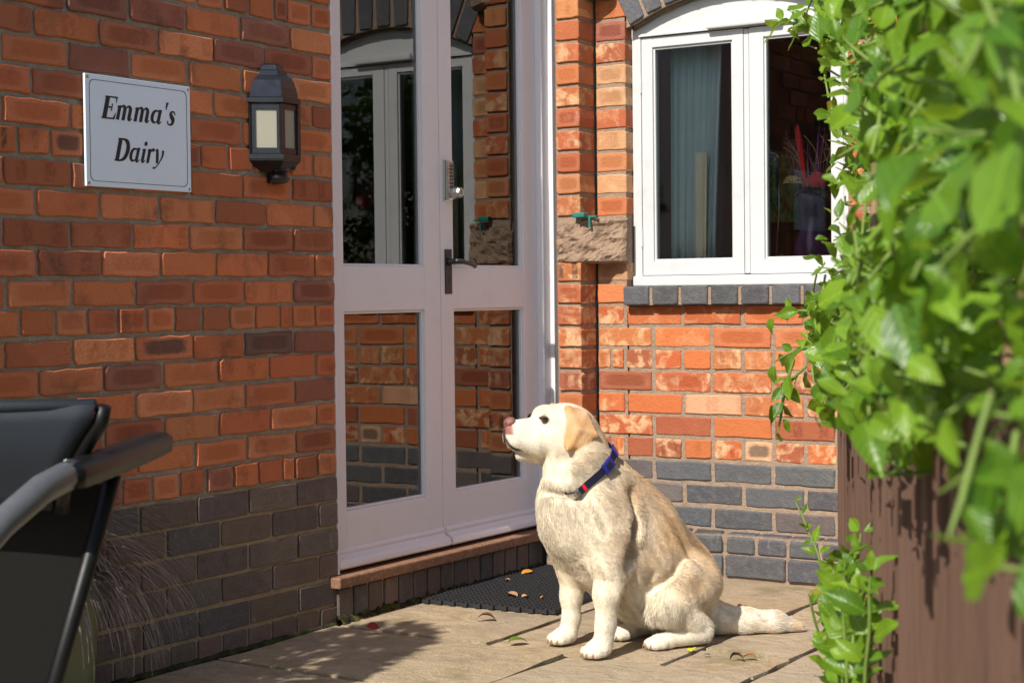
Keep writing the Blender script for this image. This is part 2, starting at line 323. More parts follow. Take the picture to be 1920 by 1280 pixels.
for i, (x0, x1, y0, y1) in enumerate(slabs):
    if y0 == -2.42 and i < 21 and x1 == 1.9: pass
    g = .0085; bm = bmesh.new(); nx, ny = max(3, int((x1-x0)/.09)), max(3, int((y1-y0)/.09)); rr = random.Random(i)
    w, h = x1-x0-2*g, y1-y0-2*g; vv = []
    ph = rr.uniform(0, 9)
    for a in range(nx+1):
        for b in range(ny+1):
            X, Y = -w/2+w*a/nx, -h/2+h*b/ny; ed = a in (0, nx) or b in (0, ny)
            if ed: X += rr.uniform(-.005, .005); Y += rr.uniform(-.005, .005)
            Z = .0025*math.sin(X*7+ph)*math.cos(Y*9+ph*2)+rr.uniform(-.0006, .0006)-(.0035 if ed else 0)
            vv.append(bm.verts.new((X, Y, Z)))
    fs = [bm.faces.new((vv[a*(ny+1)+b], vv[(a+1)*(ny+1)+b], vv[(a+1)*(ny+1)+b+1], vv[a*(ny+1)+b+1])) for a in range(nx) for b in range(ny)]
    ex = bmesh.ops.extrude_edge_only(bm, edges=[e for e in bm.edges if e.is_boundary])
    for v in [q for q in ex['geom'] if isinstance(q, bmesh.types.BMVert)]: v.co.z -= .025; v.co.x *= 1.002; v.co.y *= 1.002
    m = bpy.data.meshes.new('paving_slab'); bm.to_mesh(m); bm.free(); m.materials.append(M['slab'])
    o = bpy.data.objects.new('paving_slab', m); o.location = ((x0+x1)/2, (y0+y1)/2, rr.uniform(-.0025, .0015)); o.rotation_euler = (rr.uniform(-.002, .002), rr.uniform(-.002, .002), rr.uniform(-.003, .003)); link(o, pav)

# ------------------------------------------------------------------ left wall (plane x = 0, faces +X, door end at y = -1.3125)
ZL, GL, GLD, YE, YS = .441, .07256, .07686, -1.3125, -5.2
wl = empty('brick_wall', (0, -2.6, 0), 'weathered red brick wall with dark brick base carrying the sign and lamp', 'wall', kind='thing')
W = Wall(wl, M['brick_l'], M['brick_l_a']); WD = Wall(wl, M['blue'], M['blue_a'])
KS = kit(M['brick_l'], .200, .0635, .09, 12, 100, rag=.0034); KH = kit(M['brick_l'], .0945, .0635, .09, 10, 200, rag=.0034)
KSD = kit(M['blue'], .203, .0675, .09, 8, 300, rag=.0012, ch=.0018); KHD = kit(M['blue'], .0925, .0675, .09, 6, 400, rag=.0012, ch=.0018)
for j in range(-6, 28):
    z0 = ZL+(j*GL if j >= 0 else j*GLD); H = GL if j >= 0 else GLD
    if j == -6: z0 = .0565-.0769
    hdr = (j % 6 == 0)
    y = YE; i = 0; rw = random.Random(j+50); dw = rw.uniform(-.004, .004)
    while y > YS:
        if hdr:
            pitch = .093 if i == 0 else (.052 if i == (2 if j != -6 else -1) else .1045)
        else: pitch = (.093 if j % 2 == 0 else .1885) if i == 0 else .2095
        pitch += rw.uniform(-.004, .004) if i else 0
        yc = y-pitch/2+(.0045 if i else .004); L = pitch-.009
        big = L > .15; ks = (KS if big else KH) if j >= 0 else (KSD if big else KHD)
        m = rng.choice(ks); ml = (.200 if big else .0945) if j >= 0 else (.203 if big else .0925)
        mh = .0635 if j >= 0 else .0675
        (W if j >= 0 else WD).put(m, (rng.uniform(-.0015, .0025), yc, z0+H/2+dw*.4+rng.uniform(-.0012, .0012)), (rng.uniform(-.006, .006), rng.uniform(-.008, .008), R(90)+rng.uniform(-.014, .014)),
                                  (L/ml*rng.choice([1, 1, -1]), 1, (H-(.0088 if j >= 0 else .0105))/mh), pick('l' if j >= 0 else 'bl'))
        y -= pitch; i += 1
W.finish(); WD.finish()
def rel(o, root): o.matrix_parent_inverse = Matrix.Translation(-root.location); return o
rel(MB().box(-.28, -.0075, YS, YE-.004, ZL, 2.46).build('mortar', M['mort_l'], wl), wl)
rel(MB().box(-.28, -.0055, YS, YE-.004, -.05, ZL).build('mortar', M['mort_ld'], wl), wl)
# soil strip where the wall meets the paving
t_ = MB(); rr = random.Random(3)
def ragged_strip(x0, y0, x1, y1, w, h, n=60, sd=1):
    r_ = random.Random(sd); d = Vector((x1-x0, y1-y0, 0)); q = Vector((-d.y, d.x, 0)).normalized()*-1; rings = []
    for i in range(n+1):
        p = Vector((x0, y0, 0))+d*(i/n); ww = w*r_.uniform(.35, 1.25); hh = h*r_.uniform(.4, 1.2)
        rings.append([p+Vector((0, 0, -.02)), p+Vector((0, 0, hh)), p+q*ww*.5+Vector((0, 0, hh*.7)), p+q*ww+Vector((0, 0, -.006))])
    return rings
tag(MB().loft(ragged_strip(0, -4.5, 0, -1.33, .018, .006, 160), False, False).build('moss', M['soil'], None, True), 'dark grit along the foot of the sign wall', 'grit', kind='stuff')
tag(MB().loft(ragged_strip(.005, -1.33, .005, -.11, .03, .022, 80, 5), False, False).build('moss', M['moss'], None, True), 'dark moss along the foot of the doorstep bricks', 'moss', kind='stuff')

# ------------------------------------------------------------------ window wall (plane y = 0, faces -Y)
ZR, GR, GRD, XR = .39, .077, .0785, 2.7
wr = empty('brick_wall', (1.3, 0, 0), 'sunlit orange brick wall around the white window with blue brick plinth', 'wall', kind='thing')
W = Wall(wr, M['brick_r'], M['brick_r_a']); WD = Wall(wr, M['blue'], M['blue_a'])
KS = kit(M['brick_r'], .220, .067, .09, 12, 500, rag=.003); KH = kit(M['brick_r'], .1045, .067, .09, 10, 600, rag=.003)
KSD = kit(M['blue'], .222, .0685, .09, 8, 700, rag=.0036, ch=.005); KHD = kit(M['blue'], .105, .062, .12, 6, 800, rag=.002, ch=.004)
KP = kit(M['brick_r'], .098, .068, .104, 8, 900, rag=.0022); KB = kit(M['brick_r'], .118, .067, .12, 8, 950)
def rb(W_, ks, ml, mh, x0, x1, z0, z1, pal, y=0., name='brick', jit=1.):
    L = x1-x0-.011; H = z1-z0-.0105
    W_.put(rng.choice(ks), ((x0+x1)/2, y+rng.uniform(-.002, .002)*jit, (z0+z1)/2+rng.uniform(-.0012, .0012)), (rng.uniform(-.006, .006), rng.uniform(-.007, .007)*jit, rng.uniform(-.008, .008)*jit), (L/ml*rng.choice([1, 1, -1]), 1, H/mh), pick(pal), name)
ARC_X, ARC_R, ARC_Z = .675, .83, 1.897-math.sqrt(.83**2-.392**2)
def arc_z(x): return ARC_Z+math.sqrt(max(.0, ARC_R**2-(x-ARC_X)**2))
for j in range(-3, 26):
    z0 = ZR+(j*GR if j >= 0 else j*GRD); z1 = z0+(GR if j >= 0 else GRD)
    if j == 7:
        segs = [(.14, .268)]+[(1.085+k*.2305, 1.085+(k+1)*.2305) for k in range(7)]
    elif j in (0, 4):
        b = .655-.114*4; segs = [(.14, b+.0), (b, b+.054)]+[(b+.054+.1135*k, b+.054+.1135*(k+1)) for k in range(21)]
    else:
        off = .592 if j % 2 else .489+.2
        off = .592 if j % 2 else .708
        st = off-.2255*2 if j % 2 else off-.2255*2
        segs = [(.14, st)]+[(st+.2255*k, st+.2255*(k+1)) for k in range(11)]
    for a, b in segs:
        if b-a < .03: continue
        if j >= 8:
            if a < .30:
                if j in (9, 10): continue
                if a > .141: continue
                a, b = .14, .272
                if z1 > 2.02: b = .24
            elif b < 1.085: continue
            elif a < 1.085: a = 1.085
            if b-a < .04: continue
        if j >= 12 and a > .3 and z0 < 2.26 and a < 1.22: a = max(a, 1.22) if z0 > 1.9 else a
        if b-a < .04: continue
        big = b-a > .17
        if j < 0: rb(WD, KSD if big else KHD, .222 if big else .105, .0685 if big else .062, a, b, z0, z1, 'br')
        elif a == .14 and b < .3 and j >= 8: rb(W, KB, .118, .067, a, b, z0, z1, 'pier')
        else: rb(W, KS if big else KH, .220 if big else .1045, .067, a, b, z0, z1, 'r')
# wall above the arch
for j in range(24, 30):
    z0 = ZR+j*GR
    for k in range(12):
        a = .24+(.11 if j % 2 else 0)+k*.2255
        if z0 > 2.22: rb(W, KS, .220, .067, a, a+.2255, z0, z0+GR, 'r')
# pier beside the door
for j in range(-3, 22):
    z0 = ZR+(j*GR if j >= 0 else j*GRD); z1 = z0+(GR if j >= 0 else GRD)
    if j in (9, 10): continue
    if j < 0: rb(WD, KHD, .105, .062, .035, .144, z0, z1, 'br', -.108, jit=.5)
    else: rb(W, KP, .098, .068, .036+rng.uniform(0, .004), .1455, z0, z1, 'pier', -.108, jit=.6)
W.finish()
# projecting blue sill bricks
for k in range(9):
    a = .27+k*.1125; m = brick_mesh(1500+k, .1, .0655, .12, M['blue'], rag=.0012, ch=.004)
    if a < 1.12: WD.put(m, (a+.052, -.042+rng.uniform(-.0015, .0015), .9585), (0, 0, rng.uniform(-.006, .006)), (1, 1, 1), pick('br'), 'sill_brick')
# plinth: bullnose row over a stretcher row, splayed towards the pier
KN = [brick_mesh(1600+i, .104, .068, .12, M['blue'], rag=.001, ch=.005, top=.014) for i in range(5)]
KQ = [brick_mesh(1650+i, .218, .074, .12, M['blue'], rag=.002, ch=.004) for i in range(5)]
for k in range(18): WD.put(rng.choice(KN), (.66+.058+k*.1145, -.052+rng.uniform(-.002, .002), .1195), (0, 0, rng.uniform(-.01, .01)), (1, 1, 1), pick('br'), 'brick')
for k in range(9): WD.put(rng.choice(KQ), (.66+.113+k*.228, -.058+rng.uniform(-.002, .002), .043), (0, 0, rng.uniform(-.008, .008)), (1, 1, 1), pick('br'), 'brick')
ca = math.atan2(-.115, -.36)
for k in range(4):
    q = Vector((.66, -.055, 0))+Vector((math.cos(ca), math.sin(ca), 0))*(.056+k*.1145); rz = ca+math.pi
    WD.put(rng.choice(KN), (q.x, q.y, .1195), (0, 0, rz), (1, 1, 1), pick('br'), 'brick')
    WD.put(rng.choice(KHD), (q.x, q.y-.003, .043), (0, 0, rz), (1, 1, 1.18), pick('br'), 'brick')
# segmental arch of blue voussoirs
th0 = math.asin(.392/ARC_R); nv = 11
for k in range(nv):
    th = -th0+2*th0*(k+.5)/nv; rm = ARC_R+.115; c = Vector((ARC_X+rm*math.sin(th), -.004, ARC_Z+rm*math.cos(th)))
    m = brick_mesh(1700+k, 2*th0*ARC_R/nv-.004, .222, .12, M['blue'], rag=.0015, ch=.003)
    for v in m.vertices: v.co.x *= 1+v.co.z/ARC_R*.95
    WD.put(m, c, (0, th, 0), (1, 1, 1), pick('br'), 'arch_brick')
WD.finish()
mo = MB(); mo.box(.146, .262, .0045, .25, .0, 2.7).box(1.087, XR, .0045, .25, 0, 2.7).box(.2695, 1.087, .0045, .25, 0, .99)
mo.box(.040, .133, -.1, .25, 0, 2.1).box(.66, XR, -.046, .0075, -.02, .147).box(.27, 1.12, -.032, .03, .926, .986)
# mortar above the arch, following the curve
xs = [.2695+(1.087-.2695)*i/24 for i in range(25)]
mo.loft([[Vector((x, .004, arc_z(min(max(x, ARC_X-.392), ARC_X+.392)))), Vector((x, .25, arc_z(min(max(x, ARC_X-.392), ARC_X+.392)))), Vector((x, .25, 2.7)), Vector((x, .004, 2.7))] for x in xs])
d_ = Vector((math.cos(ca), math.sin(ca), 0)); q_ = Vector((-d_.y, d_.x, 0))
pa = Vector((.66, -.046, 0)); pb = pa+d_*.46
mo.loft([[pa, pb, pb-q_*.2*-1, pa-q_*.1*-1]] if False else [[Vector((.66, -.046, -.02)), Vector((.22, -.186, -.02)), Vector((.036, -.186, -.02)), Vector((.036, .0, -.02)), Vector((.66, 0, -.02))],
         [Vector((.66, -.046, .147)), Vector((.22, -.186, .147)), Vector((.036, -.186, .147)), Vector((.036, .0, .147)), Vector((.66, 0, .147))]])
rel(mo.build('mortar', M['mort_r'], wr), wr)
# rough stone blocks at the springing of the old door arch
def rough_block(name, x0, x1, yf, yb, z0, z1, seed, amp=.032, nx=26, nz=18):
    from mathutils import noise as ns
    vs = []; fs = []
    for i in range(nx+1):
        for k in range(nz+1):
            x = x0+(x1-x0)*i/nx; z = z0+(z1-z0)*k/nz; e = min(i, nx-i)/nx*2; ez = min(k, nz-k)/nz*2
            q = Vector((x*11+seed, z*13, seed)); h = ns.noise(q)*.8+ns.noise(q*2.3)*.5+abs(ns.noise(q*4.6))*.45
            yy = yf(x)+amp*h+(.016 if ez < .02 else 0)+(.01 if e < .02 else 0)
            vs.append((x, yy, z+ns.noise(q*1.7)*.003)); 
    for i in range(nx):
        for k in range(nz): a = i*(nz+1)+k; fs.append((a, a+nz+1, a+nz+2, a+1))
    b = len(vs); vs += [(x0, yb, z0), (x1, yb, z0), (x1, yb, z1), (x0, yb, z1)]
    ring = [i*(nz+1) for i in range(nx+1)]
    fs += [tuple(ring[::-1]+[b, b+1][::1])[:] if False else tuple([b]+[i*(nz+1) for i in range(nx+1)][::1]+[b+1])[::-1]]
    fs += [tuple([b+3]+[i*(nz+1)+nz for i in range(nx+1)]+[b+2])]
    fs += [tuple([b]+[k for k in range(nz+1)]+[b+3]), tuple([b+1]+[nx*(nz+1)+k for k in range(nz+1)]+[b+2])[::-1]]
    return rel(link(bpy.data.objects.new(name, mesh(name, vs, fs, M['stone'])), wr), wr)
rough_block('stone_block', .036, .274, lambda x: -.112 if x < .13 else -.112+(x-.13)*.55, .02, 1.073, 1.231, 4.2)['label'] = 'rough split sandstone block between pier and window'
rough_block('stone_block', .10, .235, lambda x: -.112 if x < .15 else -.112+(x-.15)*.7, .02, 2.012, 2.16, 9.1, .01)
# green clip wedged above the stone
tag(MB().box(.118, .165, -.128, -.09, 1.2335, 1.251, .004).box(.165, .2, -.10, -.085, 1.2345, 1.240).box(.168, .175, -.1, -.094, 1.20, 1.2345).build('plastic_clip', simple('green_plastic', (.03, .2, .16), .4, .4, .2, 80)), 'small green plastic clip lying on the rough stone block', 'clip')

# ------------------------------------------------------------------ doorstep
st = empty('doorstep', (0, -.7, 0), 'terracotta doorstep slab on a row of dark bricks below the glazed door', 'doorstep', kind='thing')
rel(MB().box(-.17, .036, -1.35, -.112, .106, .138, .005).build('step_slab', M['step'], st), st)
rel(MB().box(-.17, .001, -1.3125, -.115, -.03, .104).build('mortar', M['mort_ld'], st), st)
KE = [brick_mesh(1800+i, .066, .094, .1, M['blue'], rag=.0012, ch=.003) for i in range(6)]
for k in range(16):
    o = bpy.data.objects.new('brick', rng.choice(KE)); o.location = (.009+rng.uniform(-.002, .002), -1.29+k*.0762, .052); o.rotation_euler = (0, 0, R(90)+rng.uniform(-.01, .01)); o.color = pick('bl')+(1,); link(o, st); rel(o, st)

# ------------------------------------------------------------------ double door (leaf face at x = -0.04)
dd = empty('double_door', (-.06, -.7, .14), 'pale mauve glazed double door with keypad lock and black lever handle', 'door', kind='thing')
XF = -.04; TOP = 2.35; door_root = dd
fr = MB(); fr.box(-.14, -.002, -1.3112, -1.302, .14, TOP+.1, .002).box(-.14, -.014, -.1085, -.066, .138, TOP+.1, .004).box(-.14, .004, -.066, -.021, .138, TOP+.1, .004).box(-.14, .02, -.021, .033, .139, TOP+.1, .004).box(-.14, -.006, -1.302, -.1085, TOP, TOP+.1, .003)
rel(fr.build('door_frame', M['door_paint'], dd), dd)
def leaf(y0, y1, gy0, gy1, name):
    m = MB(); b = .004
    m.box(XF-.045, XF, y0, gy0, .15, TOP, b).box(XF-.045, XF, gy1, y1, .15, TOP, b)                         # stiles
    for a, c in ((.152, .318), (.922, 1.060), (TOP-.1, TOP-.002)): m.box(XF-.0445, XF-.0006, gy0-.001, gy1+.001, a, c, .003)  # rails
    o = rel(m.build(name, M['door_paint'], dd), dd)
    be = MB()                                                                                              # glazing beads
    for a, c in ((.318, .922), (1.060, TOP-.1)):
        be.box(XF-.03, XF-.008, gy0, gy0+.008, a, c, .002).box(XF-.03, XF-.008, gy1-.008, gy1, a, c, .002).box(XF-.03, XF-.0085, gy0+.008, gy1-.008, a, a+.008, .002).box(XF-.03, XF-.0085, gy0+.008, gy1-.008, c-.008, c, .002)
    e = be.build('glazing_bead', M['door_paint'], o)
    for a, c in ((.320, .920), (1.062, TOP-.102)):
        MB().box(XF-.022, XF-.018, gy0+.002, gy1-.002, a, c).build('pane', M['glass'], o)
    rings = []                                                                                            # weather moulding
    prof = [(0, .208), (.006, .206), (.010, .198), (.007, .190), (.012, .184), (.026, .178), (.034, .168), (.036, .156), (.030, .150), (0, .150)]
    w = MB(); w.loft([[Vector((XF+a-.001, yy, z)) for a, z in prof] for yy in (y0+.006, y1-.004)])
    w.build('weather_moulding', M['door_paint'], o)
    return o
leafL = leaf(-1.302, -.7085, -1.216, -.797, 'door_leaf'); leafR = leaf(-.7055, -.109, -.632, -.199, 'door_leaf')
for o in list(leafL.children)+list(leafR.children): o.matrix_parent_inverse = Matrix()
# keypad lock
kp = MB().box(XF-.001, XF+.006, -.686, -.648, 1.276, 1.412, .003).box(XF+.006, XF+.020, -.683, -.653, 1.279, 1.409, .006).build('keypad_lock', M['chrome'], dd); rel(kp, dd)
for r_ in range(7):
    for c_ in range(2): MB().lathe([(.0042, 0), (.0042, .004), (.003, .0055)], n=10).xform(Matrix.Translation((XF+.02, -.6735+c_*.0125, 1.392-r_*.0115)) @ Matrix.Rotation(R(90), 4, 'Y')).build('button', M['dark_chrome'], kp)
MB().lathe([(.017, 0), (.019, .004), (.019, .032), (.016, .038), (.009, .039), (.0085, .036)], n=8).xform(Matrix.Translation((XF+.018, -.664, 1.303)) @ Matrix.Rotation(R(90), 4, 'Y')).build('turn_knob', M['chrome'], kp)
# lever handle
lh = MB().box(XF-.001, XF+.004, -.684, -.646, .972, 1.119, .0015).build('lever_handle', M['black_iron'], dd); rel(lh, dd)
MB().lathe([(.013, 0), (.013, .006), (.009, .012), (.009, .03)], n=14).xform(Matrix.Translation((XF+.003, -.665, 1.078)) @ Matrix.Rotation(R(90), 4, 'Y')).tube([(XF+.03, -.668, 1.079), (XF+.038, -.655, 1.079), (XF+.041, -.63, 1.077), (XF+.041, -.595, 1.071), (XF+.039, -.565, 1.067), (XF+.034, -.556, 1.064), (XF+.03, -.554, 1.060)], [.009, .0095, .008, .007, .0075, .008, .006], 10).build('lever', M['black_iron'], lh, True)
MB().tube([(XF+.0035, -.665, 1.026), (XF+.0045, -.665, 1.026)], .004, 10).box(XF+.0035, XF+.0045, -.667, -.663, 1.01, 1.026).build('keyhole', M['rubber'], lh)
rl = random.Random(4); pm = MB()
for i in range(70):
    pm.ball((XF+.0035, rl.uniform(-.681, -.649), rl.uniform(.976, 1.115)), rl.uniform(.0018, .0038), (.35, 1, 1), 5)
pm.build('beaten_texture', M['black_iron'], lh, True)
# sticker inside the left pane
tag(MB().box(-.066, -.0655, -1.205, -1.175, 1.075, 1.125).box(-.0655, -.0652, -1.202, -1.178, 1.098, 1.11, mi=1).build('sticker', [simple('sticker_paper', (.55, .6, .55), .6), simple('sticker_blue', (.04, .1, .3), .5)]), 'small printed sticker inside the bottom corner of the door glass', 'sticker')

# ------------------------------------------------------------------ casement window (frame face at y = 0.05)
wn = empty('casement_window', (.675, .06, 1.0), 'white arched timber casement window with two opening lights', 'window', kind='thing')
YW = .05; fx0, fx1 = .266, 1.085
f = MB(); f.box(fx0, .300, YW, YW+.09, 1.0, 1.90, .002).box(1.054, fx1, YW, YW+.09, 1.0, 1.90, .002).box(.6945, .7135, YW+.004, YW+.09, 1.0315, 1.8605, .002).box(fx0+.002, fx1-.002, YW-.012, YW+.10, .992, 1.027, .004)
xs = [fx0+(fx1-fx0)*i/28 for i in range(29)]
f.loft([[Vector((x, YW-.001, 1.866)), Vector((x, YW+.09, 1.866)), Vector((x, YW+.09, arc_z(min(max(x, ARC_X-.392), ARC_X+.392))+.01)), Vector((x, YW-.001, arc_z(min(max(x, ARC_X-.392), ARC_X+.392))+.01))] for x in xs])
rel(f.build('window_frame', M['white'], wn), wn)
rel(MB().loft([[Vector((x, YW-.008-.0*i, 1.8665)), Vector((x, YW+.0, 1.8665)), Vector((x, YW, 1.876)), Vector((x, YW-.008, 1.876))] for i, x in enumerate((fx0+.03, fx1-.03))]).build('transom_bead', M['white'], wn), wn)
def casement(x0, x1, g0, g1):
    m = MB(); z0, z1, zg0, zg1 = 1.029, 1.863, 1.078, 1.827; y0 = YW+.002
    m.box(x0, g0, y0, y0+.05, z0, z1, .003).box(g1, x1, y0, y0+.05, z0, z1, .003).box(g0-.001, g1+.001, y0+.0007, y0+.049, z0, zg0, .003).box(g0-.001, g1+.001, y0+.0007, y0+.049, zg1, z1, .003)
    o = rel(m.build('casement', M['white'], wn), wn)
    b = MB(); b.box(g0, g0+.007, y0+.008, y0+.03, zg0, zg1, .002).box(g1-.007, g1, y0+.008, y0+.03, zg0, zg1, .002).box(g0+.007, g1-.007, y0+.0085, y0+.03, zg0, zg0+.008, .002).box(g0+.007, g1-.007, y0+.0085, y0+.03, zg1-.008, zg1, .002)
    e = b.build('putty_bead', M['white'], o); e.matrix_parent_inverse = Matrix()
    MB().box(g0+.002, g1-.002, y0+.018, y0+.022, zg0+.002, zg1-.002).build('pane', M['win_glass'], o).matrix_parent_inverse = Matrix()
    return o
casement(.3015, .693, .345, .652); casement(.715, 1.0525, .768, 1.012)
for z in (1.16, 1.70):
    rel(MB().tube([(.3005, YW-.001, z-.03), (.3005, YW-.001, z+.03)], .0035, 8).build('hinge', M['white'], wn), wn)
rel(MB().box(.567, .842, YW-.028, YW-.0085, 1.868, 1.892, .006).build('trickle_vent', M['white'], wn), wn)
rel(MB().box(.27, 1.08, .15, .30, 1.045, 1.068, .004).build('inner_sill', M['white'], wn), wn)
# ragged mortar fillet under the arch
xs = [ARC_X-.392+.784*i/40 for i in range(41)]; rr = random.Random(8)
rel(MB().loft([[Vector((x, .012, arc_z(x)+.004)), Vector((x, .034+rr.uniform(-.004, .004), arc_z(x)-.010+rr.uniform(-.003, .003))), Vector((x, .055, arc_z(x)-.006)), Vector((x, .055, arc_z(x)+.006))] for x in xs], True, True).build('arch_fillet', mortar_mat('mortar_old_bead', (.2, .16, .12)), wr, True), wr)

# ------------------------------------------------------------------ rooms behind
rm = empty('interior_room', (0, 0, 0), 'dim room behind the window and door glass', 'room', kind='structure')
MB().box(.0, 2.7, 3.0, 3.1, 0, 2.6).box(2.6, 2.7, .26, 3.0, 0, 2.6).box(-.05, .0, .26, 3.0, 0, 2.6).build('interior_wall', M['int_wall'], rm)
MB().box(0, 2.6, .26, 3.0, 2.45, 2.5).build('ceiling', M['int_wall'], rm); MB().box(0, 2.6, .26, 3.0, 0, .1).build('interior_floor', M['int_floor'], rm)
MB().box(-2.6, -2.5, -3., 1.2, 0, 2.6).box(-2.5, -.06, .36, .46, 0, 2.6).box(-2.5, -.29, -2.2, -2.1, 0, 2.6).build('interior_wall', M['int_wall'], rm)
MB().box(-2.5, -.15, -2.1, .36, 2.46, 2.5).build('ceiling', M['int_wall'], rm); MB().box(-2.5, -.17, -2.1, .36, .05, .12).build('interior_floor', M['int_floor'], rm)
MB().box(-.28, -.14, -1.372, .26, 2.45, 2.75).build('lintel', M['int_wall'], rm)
# curtain
def curtain(name, x0, x1, y, z0, z1, amp, n, mat, label, skew=0.):
    rings = []
    for k in range(9):
        z = z0+(z1-z0)*k/8; q = k/8
        rings.append([Vector((x0+(x1-x0)*i/n*(.82+.18*q)+skew*(1-q), y+amp*math.sin(i*.95+q*.8)*(.6+.4*math.sin(i*.37))+.012*math.sin(i*2.1), z)) for i in range(n+1)])
    o = MB().loft(rings, False, False).build(name, mat, None, True); md = o.modifiers.new('thick', 'SOLIDIFY'); md.thickness = .003
    return tag(o, label, 'curtain')
curtain('curtain', .34, .555, .20, 1.075, 1.95, .016, 38, simple('curtain_teal', (.44, .54, .60), .9, .2, .08, 20), 'blue grey curtain hanging in folds behind the left window pane')
curtain('curtain', .455, .50, .165, 1.075, 1.46, .006, 8, simple('curtain_cream', (.72, .64, .52), .9, .2, .06, 20), 'cream lined curtain edge catching sun behind the left pane', -.0)
# framed green picture
t = NT('green_print'); P = t.pos(); k = t.mix(t.ramp(t.noise(t.scale(P, (1, 1, .5)), 40, 4, .7), .35, .65), (.05, .16, .05), (.42, .6, .2)); k = t.mix(t.ramp(t.noise(P, 22, 3), .6, .7), k, (.25, .12, .06)); pm_ = t.done(k, .5, .3)
pf = empty('framed_picture', (.36, 1.1, 1.1), 'dark framed green foliage picture seen through the right window pane', 'picture')
rel(MB().box(.24, .445, 1.098, 1.104, 1.245, 1.53).build('print', pm_, pf), pf)
rel(MB().box(.21, .475, 1.085, 1.12, 1.53, 1.57, .003).box(.21, .475, 1.085, 1.12, 1.205, 1.245, .003).box(.21, .24, 1.085, 1.12, 1.245, 1.53, .003).box(.445, .475, 1.085, 1.12, 1.245, 1.53, .003).box(.3, .4, 1.11, 1.16, .1, 1.205).build('frame', simple('dark_wood', (.05, .03, .02), .5), pf), pf)
# wire scroll ornament
def spiral(c, r0, turns, n=40, flip=1): return [(c[0]+flip*r0*(1-.8*i/n)*math.cos(turns*2*math.pi*i/n), c[1], c[2]+r0*(1-.8*i/n)*math.sin(turns*2*math.pi*i/n)) for i in range(n+1)]
so = MB(); so.tube(spiral((.715, .235, 1.428), .026, 1.7), .0045, 6).tube([(.74, .235, 1.428), (.742, .235, 1.25), (.73, .235, 1.09)], .0035, 6).tube(spiral((.745, .235, 1.084), .016, 1.5), .0035, 6)
tag(so.build('scroll_ornament', M['chrome'], None, True), 'chrome wire scroll ornament standing inside the right window pane', 'ornament')

# ------------------------------------------------------------------ vase and dried flowers
VX, VY, VZ = .868, .225, 1.069
pr = [(.052, 0), (.058, .004), (.062, .03), (.060, .055), (.050, .085), (.040, .115), (.036, .14), (.039, .17), (.048, .205), (.054, .232)]
vs = MB(); vs.lathe(pr+[(r-.004, z) for r, z in pr[::-1][:-2]]+[(.04, .012)], (VX, VY, VZ), 32)
va = tag(vs.build('vase', M['vase_glass'], None, True), 'purple glass hourglass vase on the window sill', 'vase')
fl = empty('dried_flowers', (VX, VY, VZ+.012), 'dried flower arrangement with red bulrush and purple sticks in the vase', 'flowers')
rv = random.Random(12); M['purple'] = simple('purple_stick', (.34, .10, .30), .7, .3, .25, 40); M['twig'] = simple('pale_twig', (.5, .36, .2), .7, .3, .2, 40)
M['redf'] = simple('red_dried', (.78, .02, .04), .8, .2, .2, 120, .002); M['creamf'] = simple('cream_petal', (.75, .58, .33), .8, .2, .2, 90); M['blackf'] = simple('dark_pod', (.03, .025, .025), .6, .3, .3, 60)
for i in range(46):
    a = rv.uniform(0, 6.28); r1 = rv.uniform(0, .03); r2 = rv.uniform(.02, .14); h = rv.uniform(.3, .47); a2 = a+rv.uniform(-.5, .5)
    o = MB().tube([(VX+r1*math.cos(a), VY+r1*math.sin(a), VZ+.015), (VX+.4*r1*math.cos(a), VY+.4*r1*math.sin(a), VZ+.15), (VX+r2*.5*math.cos(a2), VY+r2*.35*math.sin(a2), VZ+.26), (VX+r2*math.cos(a2), VY+r2*.5*math.sin(a2), VZ+h)], [.0016, .0016, .0014, .0008], 4).build('stick', M['purple'] if i % 4 else M['twig'], fl); rel(o, fl)
for i in range(9):
    a = rv.uniform(0, 6.28); sx = math.cos(a)*.06; pts = []
    for k in range(16):
        q = k/15; pts.append((VX+sx*q*1.6+.035*q*math.cos(q*9+i), VY+.05*math.sin(a)*q, VZ+.2+q*.2+.03*math.sin(q*8+i)))
    rel(MB().tube(pts, .0011, 4).build('curly_twig', M['twig'], fl), fl)
rel(MB().tube([(VX-.012, VY-.02, VZ+.2), (VX-.02, VY-.02, VZ+.3), (VX-.028, VY-.02, VZ+.36), (VX-.040, VY-.02, VZ+.44), (VX-.043, VY-.02, VZ+.47)], [.002, .006, .0095, .009, .003], 10).build('bulrush', M['redf'], fl, True), fl)
cf_ = MB().ball((VX-.045, VY-.06, VZ+.275), .014, (1, 1, .7), 6)
for i in range(60):
    a = rv.uniform(0, 6.28); e = rv.uniform(-.2, 1.2); d = Vector((math.cos(a)*math.cos(e), math.sin(a)*math.cos(e), math.sin(e)*.7)); c0 = Vector((VX-.045, VY-.06, VZ+.272)); cf_.tube([c0, c0+d*.034], [.0028, .0012], 4)
rel(cf_.build('cream_flower', M['creamf'], fl), fl)
rf = MB(); c0 = Vector((VX+.045, VY-.055, VZ+.272))
